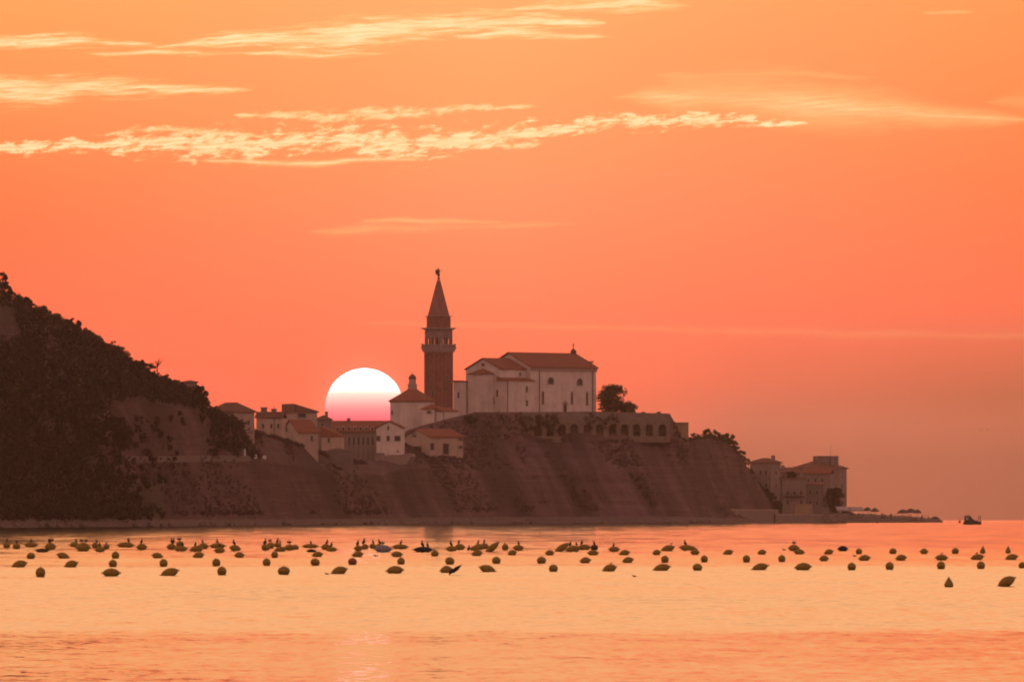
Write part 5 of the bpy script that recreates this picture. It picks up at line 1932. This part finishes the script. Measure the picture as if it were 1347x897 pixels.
# zoomed measurements: (window x0, x, waterline, width, height, shape, tilt, row, material, birds[(dx, height, pose)])
Q = 5.857
U_, SP, G_ = 'up', 'spread', 'gull'
FL = [
    (0, 52, 236, 55, 46, 'r', 0, 1, 'o', [(3, 28, U_)]), (0, 127, 242, 60, 42, 'r', 0, 1, 'o', [(2, 28, U_)]), (0, 240, 229, 105, 40, 'l', 0, 1, 'o', [(0, 26, U_)]),
    (0, 325, 269, 112, 30, 'l', 0, 1, 'w', []), (0, 388, 247, 92, 52, 'l', 0, 1, 'o', [(-12, 30, U_), (4, 36, SP)]), (0, 575, 229, 78, 40, 'l', 0, 1, 'o', [(10, 28, U_)]),
    (0, 640, 259, 116, 66, 'l', 0, 1, 'o', [(-12, 26, SP), (22, 26, SP)]), (0, 735, 236, 56, 42, 'r', 0, 1, 'o', [(8, 28, U_)]), (0, 770, 266, 88, 42, 'l', 0, 1, 'o', [(-2, 32, U_)]),
    (0, 820, 244, 48, 40, 'r', 0, 1, 'o', [(0, 18, G_)]), (0, 968, 231, 136, 40, 'l', 0, 1, 'o', [(20, 34, U_)]), (0, 1092, 249, 86, 48, 'l', 0, 1, 'o', [(0, 36, U_)]),
    (200, 150, 245, 76, 44, 'l', 0, 1, 'o', [(0, 40, U_), (16, 44, U_)]), (200, 216, 228, 62, 44, 'r', 0, 1, 'o', [(-6, 30, SP)]), (200, 222, 259, 108, 40, 'l', 0, 1, 'o', [(8, 30, U_)]),
    (200, 344, 261, 112, 46, 'l', 8, 1, 'o', [(-8, 32, U_)]), (200, 395, 241, 84, 44, 'l', 0, 1, 'o', [(-7, 28, U_)]), (200, 505, 236, 132, 38, 'l', 0, 1, 'o', [(-4, 32, U_)]),
    (200, 520, 273, 84, 44, 'l', 0, 1, 'o', [(-2, 30, U_)]), (200, 640, 256, 88, 46, 'l', -8, 1, 'o', [(-10, 40, U_)]), (200, 875, 252, 66, 44, 'r', 0, 1, 'o', [(-2, 44, U_)]),
    (200, 912, 238, 62, 44, 'r', 0, 1, 'o', [(-3, 26, SP)]), (200, 968, 227, 58, 34, 'r', 0, 1, 'o', [(0, 34, U_), (18, 24, U_)]), (200, 990, 263, 98, 40, 'l', 6, 1, 'o', []),
    (200, 1060, 251, 92, 42, 'l', 0, 1, 'o', [(-3, 30, SP)]), (200, 1105, 246, 56, 34, 'r', 0, 1, 'o', []), (200, 1220, 236, 132, 32, 'l', 0, 1, 'o', [(2, 26, U_)]), (200, 1228, 269, 80, 24, 'l', 0, 1, 'b', []),
    (400, 168, 248, 76, 44, 'l', 0, 1, 'o', [(10, 36, U_)]), (400, 212, 261, 88, 34, 'l', 0, 1, 'o', [(0, 36, U_)]), (400, 418, 256, 68, 42, 'l', 0, 1, 'o', [(-3, 40, U_)]),
    (400, 470, 244, 58, 40, 'l', 0, 1, 'o', [(-8, 44, U_)]), (400, 530, 239, 52, 38, 'r', 0, 1, 'o', [(0, 30, U_)]), (400, 578, 237, 46, 36, 'r', 0, 1, 'o', [(0, 34, U_)]), (400, 610, 267, 138, 54, 'l', 0, 1, 'g', [(-5, 28, SP)]),
    (400, 740, 244, 130, 38, 'l', 0, 1, 'o', [(8, 32, U_)]), (400, 917, 267, 156, 42, 'l', 0, 1, 'b', [(-7, 46, U_), (33, 36, U_)]), (400, 1137, 259, 90, 40, 'l', 0, 1, 'o', [(-7, 40, U_)]), (400, 1200, 249, 84, 46, 'l', 0, 1, 'o', [(-7, 30, U_)]),
    (580, 262, 255, 84, 38, 'l', 6, 1, 'o', [(-46, 40, U_)]), (580, 290, 249, 84, 46, 'l', 0, 1, 'o', [(-2, 28, U_)]), (580, 335, 241, 68, 44, 'l', 0, 1, 'o', [(0, 28, U_)]), (580, 393, 266, 112, 50, 'l', 38, 1, 'o', []),
    (580, 495, 251, 52, 46, 'r', 0, 1, 'o', [(-3, 14, U_)]), (580, 597, 253, 86, 42, 'l', 0, 1, 'o', [(0, 30, U_)]), (580, 930, 264, 118, 50, 'l', 32, 1, 'o', []), (580, 1018, 263, 122, 48, 'l', 8, 1, 'o', [(-20, 36, U_), (25, 30, U_)]),
    (580, 1105, 249, 104, 42, 'l', 0, 1, 'o', [(-18, 36, U_)]), (580, 1182, 251, 58, 40, 'r', 0, 1, 'w', [(-2, 30, U_)]), (760, 280, 262, 90, 38, 'l', 0, 1, 'o', [(-2, 28, U_)]),
    (760, 693, 259, 108, 48, 'l', 16, 1, 'o', [(28, 18, G_)]), (760, 850, 254, 142, 42, 'l', -6, 1, 'o', [(-24, 38, U_)]), (940, 610, 256, 88, 46, 'l', 0, 1, 'o', [(2, 26, SP)]), (940, 988, 259, 82, 40, 'l', 0, 1, 'b', []),
    # second row
    (0, 238, 319, 66, 46, 'r', 0, 2, 'o', []), (0, 488, 316, 100, 48, 'l', -18, 2, 'o', []), (0, 890, 316, 60, 52, 'r', 0, 2, 'o', []), (0, 1212, 314, 86, 44, 'l', -6, 2, 'o', []), (200, 358, 311, 88, 46, 'l', 10, 2, 'o', []),
    (200, 673, 309, 78, 42, 'l', 0, 2, 'o', []), (200, 945, 309, 54, 46, 'r', 0, 2, 'o', []), (200, 1275, 304, 86, 42, 'l', 8, 2, 'o', []), (400, 413, 304, 88, 46, 'l', 8, 2, 'o', []), (400, 715, 303, 92, 42, 'l', 0, 2, 'o', []),
    (400, 1007, 299, 60, 44, 'r', 0, 2, 'o', [(0, 14, G_)]), (580, 278, 296, 84, 46, 'l', 10, 2, 'o', []), (580, 550, 291, 68, 42, 'l', 8, 2, 'o', []), (580, 838, 291, 70, 40, 'l', 0, 2, 'o', []), (580, 1172, 291, 88, 40, 'l', 0, 2, 'o', []),
    (760, 360, 291, 84, 42, 'l', 10, 2, 'o', []), (760, 608, 289, 64, 42, 'l', 8, 2, 'o', []), (760, 903, 287, 72, 42, 'l', 0, 2, 'o', []), (760, 1158, 286, 78, 40, 'l', 14, 2, 'o', []), (940, 365, 286, 68, 40, 'l', 8, 2, 'o', []),
    (940, 652, 283, 84, 40, 'l', -4, 2, 'o', []), (940, 880, 283, 72, 40, 'l', 12, 2, 'o', []), (940, 1112, 281, 50, 40, 'r', 0, 2, 'o', []), (1117, 337, 281, 58, 42, 'r', 0, 2, 'o', []), (1117, 577, 281, 62, 42, 'l', 0, 2, 'o', []),
    (1117, 818, 279, 56, 42, 'r', 0, 2, 'o', []), (1117, 1030, 277, 44, 56, 'c', 14, 2, 'o', []), (1117, 1225, 275, 42, 54, 'c', 0, 2, 'o', []),
    # third row
    (0, 150, 384, 118, 56, 'l', 14, 3, 'o', []), (0, 548, 384, 106, 56, 'l', 16, 3, 'o', []), (0, 870, 381, 64, 54, 'r', 0, 3, 'o', []), (0, 1260, 378, 64, 56, 'r', 0, 3, 'o', []), (200, 495, 374, 64, 56, 'r', 0, 3, 'o', []),
    (200, 883, 371, 62, 54, 'r', 0, 3, 'o', []), (200, 1257, 369, 72, 52, 'r', 0, 3, 'o', []), (400, 373, 364, 68, 50, 'r', 0, 3, 'd', []), (400, 747, 361, 60, 50, 'r', 0, 3, 'o', []), (400, 1123, 361, 72, 54, 'r', 0, 3, 'o', []),
    (580, 427, 356, 68, 52, 'r', 0, 3, 'o', []), (580, 775, 354, 72, 50, 'r', 0, 3, 'o', []), (580, 1113, 351, 86, 46, 'l', 6, 3, 'o', []), (760, 387, 349, 88, 46, 'l', 10, 3, 'o', []), (760, 672, 346, 60, 50, 'r', 0, 3, 'o', []),
    (760, 975, 344, 56, 50, 'r', 0, 3, 'o', []), (760, 1300, 344, 58, 52, 'r', 0, 3, 'o', []), (940, 518, 341, 56, 50, 'r', 0, 3, 'o', []), (940, 843, 336, 74, 44, 'l', 4, 3, 'o', []), (940, 1155, 333, 92, 46, 'l', 6, 3, 'o', []),
    (1117, 400, 331, 86, 46, 'l', 8, 3, 'o', []), (1117, 712, 329, 98, 44, 'l', 0, 3, 'o', [(2, 16, G_)]), (1117, 988, 326, 104, 46, 'l', 8, 3, 'o', [(-4, 18, G_)]), (1117, 1253, 326, 100, 46, 'l', 10, 3, 'o', []),
    # front row
    (0, 312, 458, 76, 72, 'r', 0, 4, 'o', []), (0, 857, 454, 142, 62, 'l', 0, 4, 'o', []), (200, 135, 450, 142, 64, 'l', 16, 4, 'o', []), (200, 538, 444, 72, 64, 'r', 0, 4, 'o', []), (200, 1015, 441, 94, 62, 'r', 0, 4, 'o', []),
    (400, 270, 436, 124, 62, 'l', 16, 4, 'o', []), (400, 700, 432, 134, 60, 'l', 4, 4, 'o', []), (400, 1095, 427, 98, 56, 'l', 8, 4, 'o', [(52, 78, 'land')]), (580, 360, 421, 128, 58, 'l', -16, 4, 'o', []), (580, 866, 418, 70, 54, 'r', 0, 4, 'o', []),
    (760, 245, 416, 108, 58, 'l', 14, 4, 'o', [(12, 16, G_)]), (760, 648, 411, 134, 56, 'l', 10, 4, 'o', []), (760, 922, 409, 75, 52, 'r', 0, 4, 'o', []), (940, 350, 406, 128, 56, 'l', 14, 4, 'o', []), (940, 682, 406, 132, 58, 'l', 4, 4, 'o', []),
    (940, 1057, 406, 66, 56, 'r', 0, 4, 'o', []), (1117, 312, 403, 64, 58, 'r', 0, 4, 'o', []), (1117, 708, 398, 64, 58, 'r', 0, 4, 'o', []), (1117, 1015, 396, 64, 56, 'r', 0, 4, 'o', []), (1117, 1335, 391, 62, 46, 'r', 0, 4, 'o', []),
    # nearest
    (1117, 768, 536, 72, 76, 'c', 0, 5, 'o', []), (1117, 1213, 531, 132, 78, 'l', 26, 5, 'o', []),
]


def make_floats():
    mats = {'o': MAT['olive'], 'w': MAT['weed'], 'g': MAT['grey_float'], 'b': MAT['black'], 'd': MAT['rusty']}
    protos, bmesh_o = {}, {}
    ordn = {}
    for row in range(1, 6):
        xs = sorted((f[0] + f[1] / Q, i) for i, f in enumerate(FL) if f[7] == row)
        for k, (_x, i) in enumerate(xs):
            ordn[i] = (k + 1, len(xs))
    rname = {1: 'back row', 2: 'second row', 3: 'third row', 4: 'front row'}
    rg = random.Random(4)
    for i, (x0, zx, zb, zw, zh, shape, tilt, row, mk, birds) in enumerate(FL):
        px, py = x0 + zx / Q, 680 + zb / Q
        d = depth_of_waterline(py)
        s = K * d
        wd, ht = zw / Q * s, zh / Q * s
        key = (shape, mk)
        if key not in protos:
            o = protos[key] = float_proto(shape, mats[mk])
        else:
            o = copy_tree(protos[key])
        x = (px - CX) * s
        z = sea_z(x, d)
        th = math.radians(tilt)
        if shape == 'l':
            lugs = 1.06
            R = ht * 0.60
            if tilt and abs(tilt) > 24:
                Lh = wd / 2 / math.cos(th) * 1.02 / lugs
                R = ht * 0.52
            else:
                Lh = wd / 2 / lugs / max(0.9, math.cos(th))
            zc = ht - R - abs(math.sin(th)) * Lh * 0.25
            zc = max(zc, R * 0.2)
            if abs(tilt) > 24:
                zc = R * 0.55 + abs(math.sin(th)) * Lh * 0.35
            o.scale = (Lh, R, R)
            o.rotation_euler = (0, -th, rg.uniform(-0.25, 0.25))
            o.location = (x, d, z + zc)
            top = zc + R
        elif shape == 'r':
            R = ht * 0.56
            o.scale = (wd / 2, wd / 2, R)
            o.rotation_euler = (rg.uniform(-0.12, 0.12), rg.uniform(-0.25, 0.25), rg.uniform(0, 6.28))
            o.location = (x, d, z + ht - R)
            top = ht
        else:
            R = ht * 0.52
            o.scale = (wd / 2, wd / 2, R)
            o.rotation_euler = (0, th, rg.uniform(0, 6.28))
            o.location = (x, d, z + ht - R * 1.02)
            top = ht
        n, tot = ordn[i]
        look = {'l': 'spindle-shaped', 'r': 'round', 'c': 'upright cone-shaped'}[shape]
        if abs(tilt) >= 12:
            look = 'tilted ' + look
        hue = {'o': 'olive', 'w': 'dark weedy', 'g': 'pale grey', 'b': 'black', 'd': 'reddish'}[mk]
        if row == 5:
            lab = 'cone-shaped olive float with a spike, nearest to the shore' if shape == 'c' else 'large tilted olive float nearest the right edge of the picture'
        else:
            if n <= (tot + 1) // 2:
                where = '%s from the left' % ordinal(n) if n > 1 else 'leftmost'
            else:
                where = '%s from the right' % ordinal(tot - n + 1) if tot - n + 1 > 1 else 'rightmost'
            lab = '%s %s float, %s in the %s' % (look, hue, where, rname[row])
            cm = [b for b in birds if b[2] != G_]
            if len(cm) == 2:
                lab += ', two birds on top'
            elif len(birds) == 1:
                lab += ', %s on top' % ('gull' if birds[0][2] == G_ else 'bird')
        tag(o, lab, 'float', 'mussel floats in the bay')
        # birds stand on the float
        for bi, (bdx, bh, pose) in enumerate(birds):
            hb = bh / Q * s
            bx = x + bdx / Q * s
            rel = (bdx / Q * s) / (wd / 2)
            drop = top
            if shape == 'l':
                pr = max(0.0, 1 - abs(rel) ** 1.8)
                drop = max(0.0, top - R + R * math.sqrt(pr) if pr > 0 else 0.0) + math.sin(th) * rel * wd / 2
            elif shape == 'r':
                drop = top - R + R * math.sqrt(max(0.0, 1 - min(1, rel * rel)))
            if pose == 'land':
                drop = -0.02
            if abs(rel) > 1.05 and pose != 'land':
                drop = 0.0
            if pose not in bmesh_o:
                name = {'up': 'cormorant', 'spread': 'cormorant', 'gull': 'gull', 'land': 'diving_bird'}[pose]
                bo = bird_mesh(pose).build(name, MAT['gull'] if pose == 'gull' else MAT['bird'], None, True)
                bmesh_o[pose] = bo
            else:
                bo = bmesh_o[pose].copy()
                COL.objects.link(bo)
            sc = hb / (1.0 if pose != 'gull' else 0.88)
            if pose in ('up', 'spread'):
                sc = hb * (1.02 if pose == 'up' else 1.3)
            fl = rg.choice([0.0, math.pi, rg.uniform(-0.5, 0.5), math.pi + rg.uniform(-0.5, 0.5)]) if pose == 'up' else rg.uniform(-0.3, 0.3)
            if pose == 'gull':
                fl = rg.choice([0, math.pi])
            bo.scale = (sc * (1.45 if pose == 'up' else 1.0), sc * 1.3, sc)
            bo.rotation_euler = (0, 0, fl)
            bo.location = (bx, d - R * 0.1, z + drop - 0.01)
            if pose == 'land':      # in front of the float, feet on the water
                dd = depth_of_waterline(756.3)
                bo.location = ((594.5 - CX) * K * dd, dd, sea_z(bx, dd))
            if row == 5:
                on = 'the nearest float'
            else:
                on = 'the %s' % lab.split(' float')[0].replace('tilted ', '') + ' float %s in the %s' % (where, rname[row])
            on = on.replace('float float', 'float')
            on = on.replace('spindle-shaped ', '').replace('olive ', '')
            if pose == 'land':
                bl = 'dark bird landing with one wing raised at the %s' % rname[row]
            elif pose == 'gull':
                bl = 'small gull resting on %s' % on
            else:
                act = 'wing-spreading cormorant' if pose == 'spread' else 'upright cormorant'
                if len(birds) == 2 and birds[0][2] == birds[1][2]:
                    act = ('taller ' if bh == max(b[1] for b in birds) and birds[0][1] != birds[1][1] else 'shorter ' if birds[0][1] != birds[1][1] else ('left-hand ' if bi == 0 else 'right-hand ')) + act.replace('upright ', '')
                bl = '%s on %s' % (act, on)
            tag(bo, bl, 'bird', {'gull': 'gulls resting on floats', 'land': None}.get(pose, 'cormorants standing on the back row of floats'))


make_floats()


def make_gulls():
    fly = None
    spots = [(72, 31, 700, 3.0, 'tiny bird flying above the cloud at the upper left'), (775, 115, 900, 2.5, 'tiny bird flying above the long cloud bank'), (656, 210, 800, 4.0, 'tiny bird flying under the long cloud bank'),
             (840, 421, 900, 2.5, 'tiny bird flying over the church roof'), (1291, 566, 900, 5.0, 'lower bird of the two flying above the boat'), (1299, 565, 905, 4.5, 'right bird of the two flying above the boat')]
    for px, py, d, wp, lab in spots:
        if fly is None:
            o = fly = bird_mesh('fly').build('flying_bird', MAT['bird'], None, True)
        else:
            o = fly.copy()
            COL.objects.link(o)
        o.location = W(px, py, d)
        o.scale = (wp * K * d / 1.1,) * 3
        o.rotation_euler.z = rnd.uniform(-0.4, 0.4)
        tag(o, lab, 'bird', 'birds in flight')
    # gulls afloat
    sw = None
    for px, py, lab in ((430.3, 755.2, 'tiny bird swimming in front of the front row, left half'), (834.6, 758.2, 'tiny bird swimming alone in front of the front row, mid bay'), (1124.5, 731.5, 'tiny bird swimming by the second row toward the right'),
                        (494, 731.2, 'tiny bird swimming between two floats of the second row, left half'), (1031.5, 723.3, 'tiny bird swimming next to the cormorant float at the right')):
        d = depth_of_waterline(py)
        if sw is None:
            mb = MB()
            mb.tube([(0.5, 0, 0.16), (0.3, 0, 0.1), (0, 0, 0.1), (-0.25, 0, 0.14), (-0.36, 0, 0.28), (-0.45, 0, 0.36), (-0.56, 0, 0.34)], [0.02, 0.1, 0.17, 0.14, 0.07, 0.07, 0.015], 9)
            o = sw = mb.build('swimming_bird', MAT['bird'], None, True)
        else:
            o = sw.copy()
            COL.objects.link(o)
        x = (px - CX) * K * d
        o.location = (x, d, sea_z(x, d))
        o.scale = (0.12 * d / 300 + 0.05,) * 3
        tag(o, lab, 'bird', 'birds swimming')


make_gulls()


# ------------------------------------------------------------------ the sun's disc, far beyond everything
def make_sun():
    D = 60000.0
    rad = 52.0 * K * D
    mb = MB()
    prof = [(math.sin(math.pi * i / 48) * rad + 1e-3, -math.cos(math.pi * i / 48) * rad) for i in range(49)]
    m = bpy.data.materials.new('sun_through_haze')
    m.use_nodes = True
    m.node_tree.nodes.clear()
    t = NT(m.node_tree)
    out = t.new('ShaderNodeOutputMaterial')
    em = t.new('ShaderNodeEmission')
    co = t.new('ShaderNodeTexCoord').outputs['Object']
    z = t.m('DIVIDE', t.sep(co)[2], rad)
    col = t.ramp(t.mr(z, -0.55, 0.65, 0, 1), [(0.108, (0.1300, 0.0135, 0.0190, 1)), (0.200, (0.1300, 0.0160, 0.0210, 1)), (0.333, (0.1320, 0.0240, 0.0280, 1)), (0.458, (0.1350, 0.0360, 0.0360, 1)), (0.558, (0.1400, 0.0520, 0.0480, 1)), (0.667, (0.1450, 0.0740, 0.0640, 1)), (0.775, (0.1600, 0.1000, 0.0850, 1)), (0.875, (0.2400, 0.1900, 0.1600, 1)), (0.975, (1.0000, 0.8600, 0.8000, 1))])  # reddening by low haze put into the emission, white above to pink below
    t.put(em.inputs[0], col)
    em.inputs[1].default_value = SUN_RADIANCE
    t.l.new(em.outputs[0], out.inputs[0])
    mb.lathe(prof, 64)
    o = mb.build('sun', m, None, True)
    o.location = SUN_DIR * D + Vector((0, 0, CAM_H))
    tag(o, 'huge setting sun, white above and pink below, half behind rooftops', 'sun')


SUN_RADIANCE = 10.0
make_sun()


# ------------------------------------------------------------------ haze over the bay
def make_haze():
    m = bpy.data.materials.new('sea_haze')
    m.use_nodes = True
    m.node_tree.nodes.clear()
    t = NT(m.node_tree)
    out = t.new('ShaderNodeOutputMaterial')
    pv = t.new('ShaderNodeVolumePrincipled')
    pv.inputs['Color'].default_value = (0.93, 0.82, 0.80, 1)
    pv.inputs['Density'].default_value = HAZE
    pv.inputs['Anisotropy'].default_value = 0.88
    t.l.new(pv.outputs[0], out.inputs['Volume'])
    try:
        m.cycles.homogeneous_volume = True
    except Exception:
        pass
    mb = MB()
    mb.box(-1550, 1550, -90, 7100, -6.0, 78.0)
    o = mb.build('haze', m)
    tag(o, 'thin warm haze over the bay', 'haze', kind='stuff')


HAZE = 3.2e-5
make_haze()
